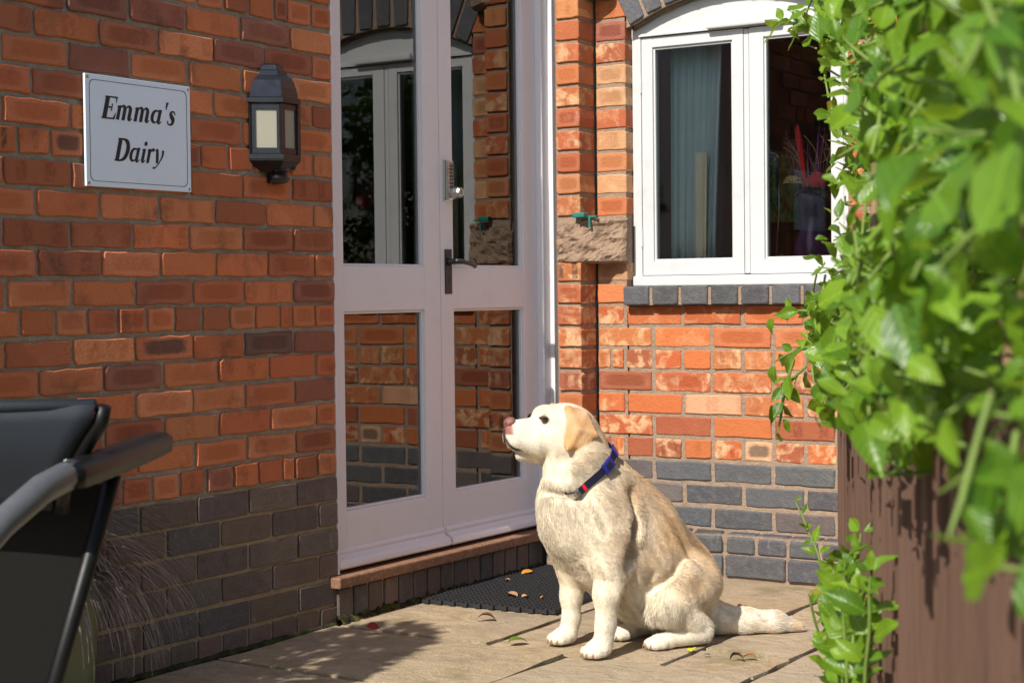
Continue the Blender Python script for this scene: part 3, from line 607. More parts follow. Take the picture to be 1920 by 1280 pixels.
for L_ in range(4):
    for k in range(5):
        a = k*1.257+L_*.6; r_ = .006+L_*.0075; d = Vector((math.cos(a), math.sin(a), 0)); s_ = Vector((-d.y, d.x, 0)); w = .011+.004*L_
        rf.loft([[c0+d*r_*.4-s_*w*.6+Vector((0, 0, -.02)), c0+d*r_-s_*w, c0+d*(r_+.004)-s_*w*.7+Vector((0, 0, .026-L_*.004))], [c0+d*r_*.6+Vector((0, 0, -.022)), c0+d*(r_+.005), c0+d*(r_+.008)+Vector((0, 0, .032-L_*.005))], [c0+d*r_*.4+s_*w*.6+Vector((0, 0, -.02)), c0+d*r_+s_*w, c0+d*(r_+.004)+s_*w*.7+Vector((0, 0, .026-L_*.004))]], False, False)
rel(rf.build('red_rose', M['redf'], fl, True), fl)
for i, (dx, dz, sz) in enumerate(((-.03, .238, .022), (.03, .236, .024), (.06, .225, .018), (0, .245, .016))): rel(MB().ball((VX+dx, VY-.03, VZ+dz), sz, (1.2, .8, .7), 7).build('seed_pod', M['blackf'], fl, True), fl)

# ------------------------------------------------------------------ sign
M['signw'] = simple('sign_pale_blue_white', (.74, .86, .97), .35, .5, .02, 20); M['signk'] = simple('sign_black_print', (.012, .012, .014), .5)
sg = empty('name_sign', (.004, -2.296, 1.249), "pale rectangular sign reading Emma's Dairy screwed to the brick wall", 'sign')
SWD, SHT = .371, .278
MB().box(0, .007, 0, SWD, 0, SHT, .0012).build('sign_board', M['signw'], sg)
def stroke(m, pts, ws, z, n=10):
    P_ = []; k = len(pts)
    for i in range(k-1):
        p0, p1, p2, p3 = (Vector(pts[max(i-1, 0)]), Vector(pts[i]), Vector(pts[i+1]), Vector(pts[min(i+2, k-1)]))
        for s in range(n):
            q = s/n; P_.append((.5*((2*p1)+(p2-p0)*q+(2*p0-5*p1+4*p2-p3)*q*q+(3*p1-p0-3*p2+p3)*q**3), ws[i]+(ws[i+1]-ws[i])*q))
    P_.append((Vector(pts[-1]), ws[-1])); L_ = []; R_ = []
    for i, (p, w) in enumerate(P_):
        d = (P_[min(i+1, len(P_)-1)][0]-P_[max(i-1, 0)][0]).normalized(); nrm = Vector((-d.y, d.x)); L_.append(p+nrm*w/2); R_.append(p-nrm*w/2)
    b = len(m.v); m.v += [Vector((q.x, q.y, z)) for q in L_+R_]; N_ = len(L_); m.f += [(b+i, b+N_+i, b+N_+i+1, b+i+1) for i in range(N_-1)]; m.mi += [0]*(N_-1)
def ell(cx, cy, rx, ry, a0, a1, n=14): return [(cx+rx*math.cos(R(a0+(a1-a0)*i/n)), cy+ry*math.sin(R(a0+(a1-a0)*i/n))) for i in range(n+1)]
GL_ = {
 'E': (.80, [([(.2, 0), (.2, 1)], [.2, .2]), ([(.04, .972), (.72, .972)], [.056, .056]), ([(.715, 1), (.72, .72)], [.09, .015]), ([(.2, .52), (.5, .52)], [.055, .055]), ([(.52, .68), (.52, .36)], [.05, .05]), ([(.04, .028), (.72, .028)], [.056, .056]), ([(.72, 0), (.79, .3)], [.11, .015])]),
 'm': (1.0, [([(.14, 0), (.14, .64)], [.155, .155]), ([(0, .57), (.17, .64)], [.03, .05]), ([(.14, .42), (.24, .59), (.36, .63), (.45, .52), (.46, .3), (.46, 0)], [.03, .06, .1, .15, .155, .155]), ([(.46, .42), (.56, .59), (.68, .63), (.77, .52), (.78, .3), (.78, .1), (.84, .025), (.95, .12)], [.03, .06, .1, .15, .155, .155, .07, .025])]),
 'a': (.70, [(ell(.27, .32, .2, .27, 60, 300), [.05, .06, .08, .1, .12, .14, .15, .155, .15, .14, .12, .1, .08, .06, .05]), ([(.34, .58), (.45, .62)], [.05, .05]), ([(.36, .08), (.44, .2)], [.05, .04]), ([(.5, .65), (.48, .3), (.48, .1), (.55, .025), (.67, .13)], [.15, .15, .15, .07, .025])]),
 "'": (.27, [([(.12, 1.02), (.1, .68)], [.14, .04])]),
 's': (.50, [([(.43, .48), (.36, .6), (.24, .625), (.15, .53), (.24, .39), (.36, .25), (.34, .08), (.2, .02), (.08, .07), (.04, .2)], [.05, .055, .07, .12, .17, .17, .13, .06, .055, .05])]),
 'D': (.92, [([(.2, 0), (.2, 1)], [.2, .2]), ([(.04, .972), (.4, .972), (.66, .85), (.77, .52), (.66, .17), (.4, .028), (.04, .028)], [.056, .07, .17, .2, .17, .07, .056])]),
 'i': (.36, [([(.16, .63), (.15, .3), (.15, .1), (.21, .025), (.33, .13)], [.155, .155, .155, .07, .025]), ([(.02, .56), (.17, .62)], [.03, .05]), (ell(.19, .86, .045, .045, 0, 360), [.095]*15)]),
 'r': (.50, [([(.14, 0), (.14, .64)], [.155, .155]), ([(.0, .57), (.16, .63)], [.03, .05]), ([(.14, .36), (.25, .57), (.36, .62), (.43, .55)], [.03, .07, .12, .13])]),
 'y': (.62, [([(.0, .58), (.12, .6), (.19, .35), (.25, .02)], [.03, .13, .155, .12]), ([(.5, .62), (.53, .4), (.42, .12), (.25, -.12), (.12, -.21), (.03, -.17)], [.12, .1, .06, .05, .06, .1])])}
def word(txt, x, zb, cap, sx):
    for ch in txt:
        w, sts = GL_[ch]; m = MB()
        for i, (p_, ws) in enumerate(sts): stroke(m, p_, [w_*1.22 for w_ in ws], .0076+i*.00012)
        m.v = [Vector((v.z, x+(v.x*sx+v.y*.27)*cap, zb+v.y*cap)) for v in m.v]
        m.build('letter', M['signk'], sg); x += w*sx*cap*1.03
word("Emma's", .050, .171, .057, 1.04); word('Dairy', .092, .068, .057, .95)
bd = MB(); ins, rd = .013, .016; path = []
for cx, cy, a in ((SWD-ins-rd, SHT-ins-rd, 0), (ins+rd, SHT-ins-rd, 90), (ins+rd, ins+rd, 180), (SWD-ins-rd, ins+rd, 270)): path += [(cx+rd*math.cos(R(a+90*i/8)), cy+rd*math.sin(R(a+90*i/8))) for i in range(9)]
N_ = len(path); ctr = Vector((SWD/2, SHT/2)); vv = [Vector((.0075, *p_)) for p_ in path]+[Vector((.0075, *(Vector(p_)+(ctr-Vector(p_)).normalized()*.0022))) for p_ in path]
bd.addf(vv, [(i, (i+1) % N_, N_+(i+1) % N_, N_+i) for i in range(N_)]); bd.build('border_line', M['signk'], sg)
for a, b in ((.008, .008), (SWD-.008, .008), (.008, SHT-.008), (SWD-.008, SHT-.008)): MB().lathe([(.0042, .0), (.004, .0015), (.002, .0026)], n=10).xform(Matrix.Translation((.0068, a, b)) @ Matrix.Rotation(R(90), 4, 'Y')).build('screw', simple('brass', (.45, .28, .12), .35, .5, metal=1.) if a < .1 else M['chrome'], sg)

# ------------------------------------------------------------------ wall lantern
la = empty('wall_lantern', (0, -1.583, 1.29), 'black and pewter half lantern with frosted panes on the brick wall', 'lantern')
def plan(s, d=0.): return [(-.001, -.092*s-d), (.066*s+d*.5, -.034*s-d*.4), (.066*s+d*.5, .034*s+d*.4), (-.001, .092*s+d)]
def lan(prof): return MB().loft([[Vector((x, yy, z)) for x, yy in plan(s)] for s, z in prof])
lan([(1.0, .214), (1.12, .220), (1.12, .232), (1.02, .236), (1.0, .246), (.96, .262), (.86, .283), (.70, .296), (.62, .299), (.60, .311), (.50, .315), (.44, .328), (.28, .334), (.1, .336)]).build('roof', M['lamp_metal'], la)
lan([(.55, .028), (.9, .046), (1.08, .058), (1.1, .064), (1.1, .076), (1.0, .08)]).build('tray', M['lamp_metal'], la)
MB().loft([[Vector((.03*s+(.02 if k else 0)*0+.02*math.cos(a)*s, .032*math.sin(a)*s, z)) for a in [2*math.pi*i/14 for i in range(14)]] for k, (s, z) in enumerate(((.4, -.004), (.85, .0), (1, .012), (.8, .028), (1.0, .032), (1.1, .05)))]).box(-.002, .02, -.025, .025, -.002, .05, .004).build('bracket', M['lamp_plastic'], la, False)
MB().ball((.05, .03, .044), .009, n=8).build('sensor_knob', M['lamp_plastic'], la, True)
pts = plan(1.0); frm = MB()
for i, (x, yy) in enumerate(pts): frm.box(x-.005, x+.005, yy-.006, yy+.006, .078, .2155)
M['frost'] = None
t = NT('frosted_pane'); tr = t.n('BsdfTranslucent'); tr.inputs[0].default_value = (.75, .72, .62, 1); mx = t.n('MixShader'); mx.inputs[0].default_value = .55
t.put(t.b.inputs['Base Color'], (.62, .60, .50)); t.b.inputs['Roughness'].default_value = .25; t.t.links.new(t.b.outputs[0], mx.inputs[1]); t.t.links.new(tr.outputs[0], mx.inputs[2]); t.t.links.new(mx.outputs[0], t.out.inputs[0]); M['frost'] = t.m
for i in range(3):
    a, b = Vector((*pts[i], 0)), Vector((*pts[i+1], 0)); d = (b-a); n_ = Vector((d.y, -d.x, 0)).normalized()
    def panel(q0, q1, z0, z1, th, off):
        A_, B_ = a+d*q0+n_*off, a+d*q1+n_*off; C_ = [A_, B_, B_-n_*th, A_-n_*th]
        return [[v+Vector((0, 0, z)) for v in C_] for z in (z0, z1)]
    for q0, q1, z0, z1 in ((0, .17, .079, .2155), (.83, 1, .079, .2155), (.17, .83, .079, .094), (.17, .83, .201, .2155)): frm.loft(panel(q0, q1, z0, z1, .006, .001))
    MB().loft(panel(.17, .83, .094, .201, .002, -.003)).build('pane', M['frost'], la)
frm.build('cage', M['lamp_metal'], la)
MB().lathe([(.004, .06), (.016, .075), (.02, .1), (.018, .13), (.01, .15), (.003, .158)], (.03, 0, 0), 14).lathe([(.012, .04), (.012, .066)], (.03, 0, 0), 12).build('bulb', simple('bulb_white', (.8, .78, .7), .3), la, True)

# ------------------------------------------------------------------ rubber mat with open cells
mt = MB(); nx_, ny_ = 20, 40; cw, cl = .0232, .0212; rr = random.Random(2)
for i in range(nx_):
    for k in range(ny_):
        x = i*cw; yk = k*cl+(cl/2 if i % 2 else 0); h = .013; q = .0052; e = .0075
        o_ = [(x-cw/2, yk-cl/2), (x+cw/2, yk-cl/2), (x+cw/2, yk+cl/2), (x-cw/2, yk+cl/2)]; i_ = [(x-e, yk-q), (x+e, yk-q), (x+e, yk+q), (x-e, yk+q)]
        hh = [.0125, .0125, .0165, .0165]
        vs_ = [(*p_, .012) for p_ in o_]+[(*p_, z) for p_, z in zip(i_, hh)]+[(*p_, .0015) for p_ in i_]+[(*p_, .0) for p_ in o_]
        fs_ = [(a, (a+1) % 4, 4+(a+1) % 4, 4+a) for a in range(4)]+[(4+a, 4+(a+1) % 4, 8+(a+1) % 4, 8+a) for a in range(4)]+[(12+a, 12+(a+1) % 4, (a+1) % 4, a) for a in range(4) if (i in (0, nx_-1) or k in (0, ny_-1))]
        fs_.append((8, 9, 10, 11)); mt.addf(vs_, fs_)
tag(mt.build('rubber_mat', M['rubber'], None, False, (.052, -.935, .002), (0, 0, R(4.2))), 'black rubber doormat with open cells below the doorstep', 'doormat')

# ------------------------------------------------------------------ fallen leaves
LP = [(-.5, 0), (-.38, .13), (-.2, .22), (0, .24), (.2, .18), (.38, .09), (.5, 0)]
def leaf_mesh(name, L, w, fold, curl, mat, wav=0.):
    vs = []; fs = []
    for i, (x, y) in enumerate(LP):
        z = -curl*L*(x*x*4-.0)+wav*L*math.sin(i*1.7); yy = y*w*L; vs += [(x*L, yy, z+abs(yy)*fold), (x*L, 0, z), (x*L, -yy, z+abs(yy)*fold)]
    for i in range(len(LP)-1):
        a = i*3; fs += [(a, a+1, a+4, a+3), (a+1, a+2, a+5, a+4)]
    return mesh(name, vs, fs, mat, True)
fallen = [((.193, -1.398), .04, (.32, .03, .02), .5, .1, 'red fallen leaf standing curled on the stone slab'), ((.072, -.376), .05, (.62, .26, .03), .1, .08, 'orange fallen leaf lying on the rubber mat'),
          ((.376, -1.085), .06, (.16, .06, .02), .35, .3, 'curled brown dead leaf on the slab beside the mat'), ((.63, -1.311), .06, (.12, .17, .02), .3, .15, 'green curled leaf lying in the joint between slabs'),
          ((.969, -.577), .045, (.09, .03, .02), .5, .3, 'dark brown curled leaf on the slab behind the tail'), ((1.251, -1.219), .04, (.1, .05, .035), .6, .4, 'dark shrivelled leaf on the slab by the hind paw'),
          ((1.275, -1.187), .04, (.38, .13, .03), .3, .3, 'rust orange leaf beside a dark shrivelled leaf'), ((1.094, -1.165), .04, (.6, .55, .02), .2, .1, 'bright yellow leaf lying beside the hind paw'),
          ((1.158, -1.204), .022, (.06, .09, .05), .2, .1, 'tiny grey green leaf on the slab'), ((.10, -.545), .025, (.5, .3, .15), .2, .2, 'small pale curled leaf on the middle of the mat'), ((.262, -.766), .045, (.45, .25, .14), .25, .12, 'pale brown leaf near the front edge of the mat'),
          ((.318, -.777), .025, (.6, .32, .12), .3, .2, 'small tan leaf beside a pale brown leaf on the mat'), ((.372, -.76), .02, (.55, .25, .08), .3, .2, 'tiny orange leaf by the mat edge near the front leg')]
for i, ((x, y_), L_, c, fo, cu_, lb) in enumerate(fallen):
    o = bpy.data.objects.new('fallen_leaf', leaf_mesh('fallen_leaf', L_, 1.3, fo, cu_, simple('dead_leaf_%d' % i, c, .7, .3, .25, 150), .02)); zz = .004+cu_*L_*.9
    if -.95 < y_ < -.05 and x < .5: zz += .016
    o.location = (x, y_, zz); o.rotation_euler = (rr.uniform(-.2, .2), rr.uniform(-.2, .2), rr.uniform(0, 6)); link(o); tag(o, lb, 'leaf')
    if i == 0: o.rotation_euler = (.9, .2, .6); o.location.z = .02

# ------------------------------------------------------------------ dog: one implicit surface, polygonised
DO = np.array([.95, -1.15, 0.]); DA = np.array([math.cos(YAW), -math.sin(YAW), 0.]); DB = np.array([math.sin(YAW), math.cos(YAW), 0.])
HS = np.array([-.228, -.035, .600]); HFv = np.array([-.935, -.335, .115]); HFv = HFv/np.linalg.norm(HFv)
HSv = np.array([.337, -.941, 0.]); HUv = np.cross(HFv, HSv)*-1.; HUv = HUv*(1 if HUv[2] > 0 else -1)
def hp(f, s, u): return HS+HFv*f+HSv*s+HUv*u
PR = []          # (kind, data, k)
def cone(a, b, ra, rb, k=.03): PR.append(('c', np.array(a, float), np.array(b, float), ra, rb, k))
def sph(a, r, k=.03): cone(a, np.array(a)+1e-4, r, r, k)
def tri(a, b, c, r, k=.007): PR.append(('t', np.array(a, float), np.array(b, float), np.array(c, float), r, k))
# torso
cone((-.192, -.055, .362), (-.137, -.013, .335), .102, .134, .04); cone((-.137, -.013, .335), (-.035, .058, .240), .134, .140, .04)
cone((-.035, .058, .235), (.075, .130, .130), .140, .130, .04); cone((-.108, .008, .435), (-.020, .066, .325), .080, .105, .04)
cone((-.020, .066, .325), (.085, .135, .165), .098, .118, .04); cone((-.10, .01, .25), (.0, .06, .16), .105, .115, .04)
# neck
cone((-.150, -.022, .435), (-.188, -.045, .520), .100, .084, .04); cone((-.188, -.045, .520), (-.205, -.042, .575), .084, .072, .03)
cone((-.228, -.076, .450), (-.232, -.066, .515), .054, .045, .035); sph((-.220, -.073, .40), .072, .04)
# skull and face (head frame: forward, side, up)
sph(hp(-.005, .022, .003), .067, .02); sph(hp(-.005, -.022, .003), .067, .02); cone(hp(-.035, 0, -.01), hp(-.05, 0, -.03), .066, .066, .03)
for sd_ in (1, -1):
    sph(hp(.050, .022*sd_, .027), .034, .02); cone(hp(.03, .038*sd_, -.028), hp(.068, .026*sd_, -.030), .042, .034, .025)
    cone(hp(.078, .022*sd_, -.046), hp(.132, .016*sd_, -.038), .036, .029, .012)
cone(hp(.055, 0, -.012), hp(.138, 0, -.016), .044, .031, .018); cone(hp(.02, 0, -.06), hp(.112, 0, -.078), .044, .0175, .012)
EARP = []
for sd_ in (1, -1):
    A_, A2, Bq, Cq, Md = hp(.014, .058*sd_, .062), hp(-.04, .060*sd_, .050), hp(-.062, .094*sd_, -.004), hp(.020, .100*sd_, -.054), hp(-.010, .094*sd_, .006)
    tri(A_, A2, Md, .0065); tri(A2, Bq, Md, .0055); tri(Bq, Cq, Md, .0052); tri(Cq, A_, Md, .0058); EARP += PR[-4:]
# skin fold from thigh to belly
cone((.105, -.028, .195), (.015, -.050, .105), .036, .028, .010)
# front legs
cone((-.118, -.085, .355), (-.108, -.125, .250), .078, .050, .035); cone((-.106, -.130, .250), (-.117, -.142, .165), .044, .0345, .02)
cone((-.117, -.142, .165), (-.121, -.144, .085), .0335, .0265, .02); cone((-.121, -.144, .085), (-.130, -.147, .030), .0270, .0262, .012)
cone((-.225, .0, .325), (-.208, .034, .215), .065, .040, .035); cone((-.208, .034, .215), (-.206, .040, .130), .037, .0285, .02)
cone((-.206, .040, .130), (-.207, .039, .068), .0275, .0245, .02); cone((-.207, .039, .068), (-.215, .036, .028), .025, .0245, .012)
# hind legs
cone((.125, .045, .165), (.060, -.032, .128), .088, .060, .022); cone((.060, -.036, .118), (.148, -.004, .045), .056, .034, .018)
cone((.150, -.006, .030), (.062, -.045, .024), .027, .022, .012); cone((.055, .21, .13), (-.02, .165, .11), .09, .055, .03)
cone((-.01, .165, .10), (.06, .21, .04), .05, .03, .02); cone((.05, .17, .026), (-.035, .095, .024), .025, .021, .012)
# tail
cone((.155, .145, .075), (.215, .142, .046), .055, .040, .025); cone((.215, .142, .046), (.290, .142, .036), .040, .034, .02)
cone((.290, .142, .036), (.375, .146, .031), .034, .030, .02); cone((.375, .146, .031), (.445, .153, .017), .030, .013, .015)
# paws: pad and four toes
CLAWS = []
def paw(c, d, r, wd):
    d = np.array([d[0], d[1], 0.])/math.hypot(*d); s = np.array([-d[1], d[0], 0.]); c = np.array(c)
    cone(c-d*.012, c+d*.012, r, r*.92, .014)
    for i, (o, f_) in enumerate(((-.75, .018), (-.27, .029), (.27, .029), (.75, .018))):
        q = c+s*o*wd+d*f_; q[2] = .0165; cone(q-d*.014, q+d*.006, .0135, .0138, .006); CLAWS.append((q+d*.0165+np.array([0, 0, -.002]), d))
paw((-.145, -.151, .023), (-.72, -.69), .0265, .029); paw((-.230, .030, .022), (-.78, -.62), .0245, .027)
paw((.036, -.055, .021), (-.96, -.28), .0225, .026); paw((-.055, .078, .022), (-.9, -.42), .0225, .026)
def prim_d(pr, P):
    if pr[0] == 'c':
        _, a, b, ra, rb, k = pr; ba = b-a; t_ = np.clip(((P-a) @ ba)/max(ba @ ba, 1e-9), 0, 1)
        return np.linalg.norm(P-a-t_[..., None]*ba, axis=-1)-(ra+(rb-ra)*t_)
    _, a, b, c, r, k = pr; ab, ac = b-a, c-a; n_ = np.cross(ab, ac); n_ = n_/np.linalg.norm(n_); ap = P-a
    h = ap @ n_; q = ap-h[..., None]*n_
    d00, d01, d11 = ab @ ab, ab @ ac, ac @ ac; d20, d21 = q @ ab, q @ ac; den = d00*d11-d01*d01
    v = (d11*d20-d01*d21)/den; w = (d00*d21-d01*d20)/den; ins_ = (v >= 0) & (w >= 0) & (v+w <= 1); e2 = np.full(P.shape[:-1], 1e9)
    for p0, p1 in ((a, b), (b, c), (c, a)):
        e = p1-p0; t_ = np.clip(((q-(p0)) @ e)/(e @ e) if False else ((ap+a-p0-h[..., None]*n_) @ e)/(e @ e), 0, 1); e2 = np.minimum(e2, np.linalg.norm((ap+a-h[..., None]*n_)-p0-t_[..., None]*e, axis=-1))
    return np.hypot(h, np.where(ins_, 0, e2))-r
def smin(d1, d2, k):
    h = np.clip(.5+.5*(d2-d1)/k, 0, 1); return d2*(1-h)+d1*h-k*h*(1-h)
def sdf(P):
    d = np.full(P.shape[:-1], .2)
    for pr in PR: d = smin(d, prim_d(pr, P), pr[-1])
    return d
res = .0046; lo = np.array([-.42, -.215, -.004]); hi = np.array([.49, .33, .70]); nn = np.ceil((hi-lo)/res).astype(int)+1
gx, gy, gz = [lo[i]+res*np.arange(nn[i]) for i in range(3)]
F = np.full(nn, .2, np.float32)
for pr in PR:
    pts_ = pr[1:3] if pr[0] == 'c' else pr[1:4]; rm_ = max(pr[3], pr[4]) if pr[0] == 'c' else pr[4]; mg = rm_+.055
    mn = np.min(pts_, axis=0)-mg; mx_ = np.max(pts_, axis=0)+mg
    i0 = np.clip(np.floor((mn-lo)/res).astype(int), 0, nn); i1 = np.clip(np.ceil((mx_-lo)/res).astype(int)+1, 0, nn)
    sl = tuple(slice(a, b) for a, b in zip(i0, i1)); G_ = np.stack(np.meshgrid(gx[sl[0]], gy[sl[1]], gz[sl[2]], indexing='ij'), -1)
    F[sl] = smin(F[sl], prim_d(pr, G_), pr[-1])
GG = np.meshgrid(gx, gy, gz, indexing='ij')
# loose skin and coat waves on body, mouth groove
F += (.0042*np.sin(GG[0]*70+GG[2]*48+4*np.sin(GG[1]*22))*np.clip((GG[0]+.22)*6, 0, 1)*np.clip((GG[2]-.10)*8, 0, 1)*np.clip((.56-GG[2])*9, 0, 1)).astype(np.float32)
for sd_ in (1, -1):
    pth = [hp(.164, .003*sd_, -.036), hp(.153, .019*sd_, -.057), hp(.130, .036*sd_, -.073), hp(.097, .048*sd_, -.085), hp(.064, .055*sd_, -.094)]
    for a, b in zip(pth[:-1], pth[1:]):
        d_ = prim_d(('c', a, b, .0035, .0035, 0), np.stack(GG, -1)); F = np.maximum(F, -d_+.0).astype(np.float32)
    d_ = prim_d(('c', hp(.077, .046*sd_, .027), hp(.0771, .046*sd_, .027), .0125, .0125, 0), np.stack(GG, -1)); F = -smin(-F, d_+0., .008).astype(np.float32)
for a, b, r_, k_ in (((-.045, -.075, .43), (-.055, -.105, .34), .014, .03), ((-.055, -.105, .34), (-.066, -.135, .255), .016, .03), ((-.30, -.10, .44), (-.18, -.15, .43), .010, .025), ((.0, -.075, .20), (-.01, -.085, .10), .012, .03), ((.01, -.065, .165), (.10, -.06, .225), .010, .022), ((-.27, -.13, .505), (-.205, -.135, .535), .012, .022)):
    d_ = prim_d(('c', np.array(a), np.array(b), r_, r_, 0), np.stack(GG, -1)); F = -smin(-F, d_, k_).astype(np.float32)
F = np.maximum(F, -(GG[2]-.0)).astype(np.float32)
def surface_nets(F):
    S = F < 0; c = np.stack([S[i:S.shape[0]-1+i, j:S.shape[1]-1+j, k:S.shape[2]-1+k] for i in (0, 1) for j in (0, 1) for k in (0, 1)], 0).sum(0)
    act = (c > 0) & (c < 8); idx = np.full(act.shape, -1, np.int64); ijk = np.argwhere(act); idx[act] = np.arange(len(ijk))
    acc = np.zeros((len(ijk), 3)); cnt = np.zeros(len(ijk)); cs = [(i, j, k) for i in (0, 1) for j in (0, 1) for k in (0, 1)]
    for a in range(8):
        for b in range(a+1, 8):
            if sum(abs(x-y) for x, y in zip(cs[a], cs[b])) != 1: continue
            fa = F[tuple((ijk+cs[a]).T)]; fb = F[tuple((ijk+cs[b]).T)]; m_ = (fa < 0) != (fb < 0); tt = np.where(m_, fa/np.where(m_, fa-fb, 1), 0)
            p_ = np.array(cs[a])+tt[:, None]*(np.array(cs[b])-np.array(cs[a])); acc[m_] += p_[m_]; cnt[m_] += 1
    V = lo+res*(ijk+acc/np.maximum(cnt, 1)[:, None]); Q = []
    for ax in range(3):
        o1, o2 = [(1, 2), (2, 0), (0, 1)][ax]; sl0 = [slice(1, -1)]*3; sl0[ax] = slice(0, -1); sl1 = [slice(1, -1)]*3; sl1[ax] = slice(1, None)
        A_, B_ = S[tuple(sl0)], S[tuple(sl1)]; e = np.argwhere(A_ != B_); off = np.array([1, 1, 1]); off[ax] = 0; e = e+off
        ins_ = S[tuple(e.T)]; u1 = np.zeros(3, int); u1[o1] = 1; u2 = np.zeros(3, int); u2[o2] = 1
        q = np.stack([idx[tuple((e-u1-u2).T)], idx[tuple((e-u2).T)], idx[tuple(e.T)], idx[tuple((e-u1).T)]], 1)
        q[~ins_] = q[~ins_][:, ::-1]; Q.append(q[(q >= 0).all(1)])
    return V, np.concatenate(Q)
V, Q = surface_nets(F)
def to_world(P): return DO+P[..., :1]*DA+P[..., 1:2]*DB+np.concatenate([np.zeros_like(P[..., :2]), P[..., 2:3]], -1)
def lerp(a, b, t_): return a+(b-a)*t_[:, None]
from mathutils import noise as mn_
def sstep(x, a, b): q = np.clip((x-a)/(b-a), 0, 1); return q*q*(3-2*q)
def headc(P): d = P-HS; return d @ HFv, d @ HSv, d @ HUv
def coat(P, fur=False):
    n1 = np.array([mn_.noise(Vector(p)*9) for p in P]); n2 = np.array([mn_.noise(Vector(p)*26+Vector((3, 1, 2))) for p in P])
    a, b, z = P.T; f, s, u = headc(P)
    c = np.tile(np.array([.76, .67, .52]), (len(P), 1))
    back = sstep(a+.75*z, .10, .26)*sstep(z, .06, .2)*(1-sstep(b*-1, .02, .12)*.5)
    c = lerp(c, np.array([.54, .34, .17]), np.clip(back*(.75+.8*n1), 0, .9))
    c = lerp(c, np.array([.48, .33, .20]), np.clip(sstep(n1+.45*n2, .12, .5)*sstep(a, -.16, -.04)*sstep(z, .15, .25)*.75, 0, 1))
    c = lerp(c, np.array([.76, .69, .57]), np.clip(sstep(.16-z, 0, .1)*(a < .0)+sstep(.1-z, 0, .06), 0, .8))
    c = lerp(c, np.array([.74, .54, .33]), np.clip(sstep(a, .19, .24)*sstep(n2, -.2, .5)*.6+sstep(a, .40, .45)*.6, 0, .8))
    n3 = np.array([mn_.noise(Vector((p[0]*60, p[1]*60, p[2]*22))+Vector((p[2]*18, 0, p[0]*16))) for p in P])
    c = c*(1+.17*np.clip(n3*1.7, -1, .7)*(z > .04)*(1-.6*(z > .56)))[:, None]
    face = sstep(z, .53, .56)*sstep(f, -.03, .01); c = lerp(c, np.array([.76, .68, .55]), face*.8)
    gs = np.array([mn_.noise(Vector(p)*38) for p in P]); c = lerp(c, np.array([.58, .50, .41]), np.clip(sstep(gs+.25*n1, .0, .5)*(z > .48)*sstep(f, -.02, .03)*.5, 0, 1))
    muz = sstep(f, .075, .13)*sstep(-u, -.03, .04)*(z > .5); c = lerp(c, np.array([.66, .60, .52]), muz*.55)
    ear = np.zeros(len(P)); hm = (z > .5) & (np.abs(s) > .045)
    if hm.any(): ear[hm] = 1-sstep(np.min([prim_d(q, P[hm]) for q in EARP], axis=0), .0025, .006)
    c = lerp(c, np.array([.56, .31, .13]), np.clip(ear*(.85+.5*n2), 0, .97))
    tip = sstep(f, .146, .160)*(u > -.024)*(z > .55); c = lerp(c, np.array([.30, .13, .11]), tip)
    return c
dm = bpy.data.meshes.new('dog'); Wd = to_world(V)
dm.from_pydata(Wd.tolist(), [], Q.tolist()); dm.polygons.foreach_set('use_smooth', [True]*len(dm.polygons))
bm = bmesh.new(); bm.from_mesh(dm); bmesh.ops.smooth_vert(bm, verts=bm.verts, factor=.5, use_axis_x=True, use_axis_y=True, use_axis_z=True); bm.to_mesh(dm); bm.free()
cc = coat(V); mouth = np.full(len(V), 9.)
for sd_ in (1, -1):
    pth = [hp(.166, .002*sd_, -.018), hp(.164, .003*sd_, -.036), hp(.153, .019*sd_, -.057), hp(.130, .036*sd_, -.073), hp(.097, .048*sd_, -.085), hp(.064, .055*sd_, -.094)]
    for a, b in zip(pth[:-1], pth[1:]): mouth = np.minimum(mouth, prim_d(('c', a, b, 0, 0, 0), V))
    cc = lerp(cc, np.array([.10, .06, .045]), (1-sstep(np.linalg.norm((V-hp(.0770, .0485*sd_, .0265)) @ np.stack([HFv*.62+HUv*.22, HSv*.6, HUv*1.25-HFv*.3], 1), axis=1), .008, .0145))*.9)
cc = lerp(cc, np.array([.07, .045, .04]), (1-sstep(mouth, .0065, .012))*.95)
at = dm.attributes.new('coat', 'FLOAT_COLOR', 'POINT'); at.data.foreach_set('color', np.concatenate([cc, np.ones((len(cc), 1))], 1).ravel())
t = NT('dog_skin'); at_ = t.n('Attribute', attribute_name='coat').outputs['Color']; P = t.pos()
k = t.mix(t.math('MULTIPLY', t.noise(t.scale(P, (1, 1, .4)), 150, 3), .3), at_, t.mix(1, at_, (.8, .72, .62), 'MULTIPLY')); t.bump(t.noise(t.scale(P, (1, 1, .3)), 260, 3), .002); dm.materials.append(t.done(k, .75, .2))
dog = link(bpy.data.objects.new('dog', dm)); tag(dog, 'cream labrador sitting on the paving with its nose lifted', 'dog')
def dchild(m, name, mat, smooth=True, par=None):
    o = m.build(name, mat, par or dog, smooth); return o
def dv(p_): return Vector(to_world(np.array(p_, float)[None])[0])
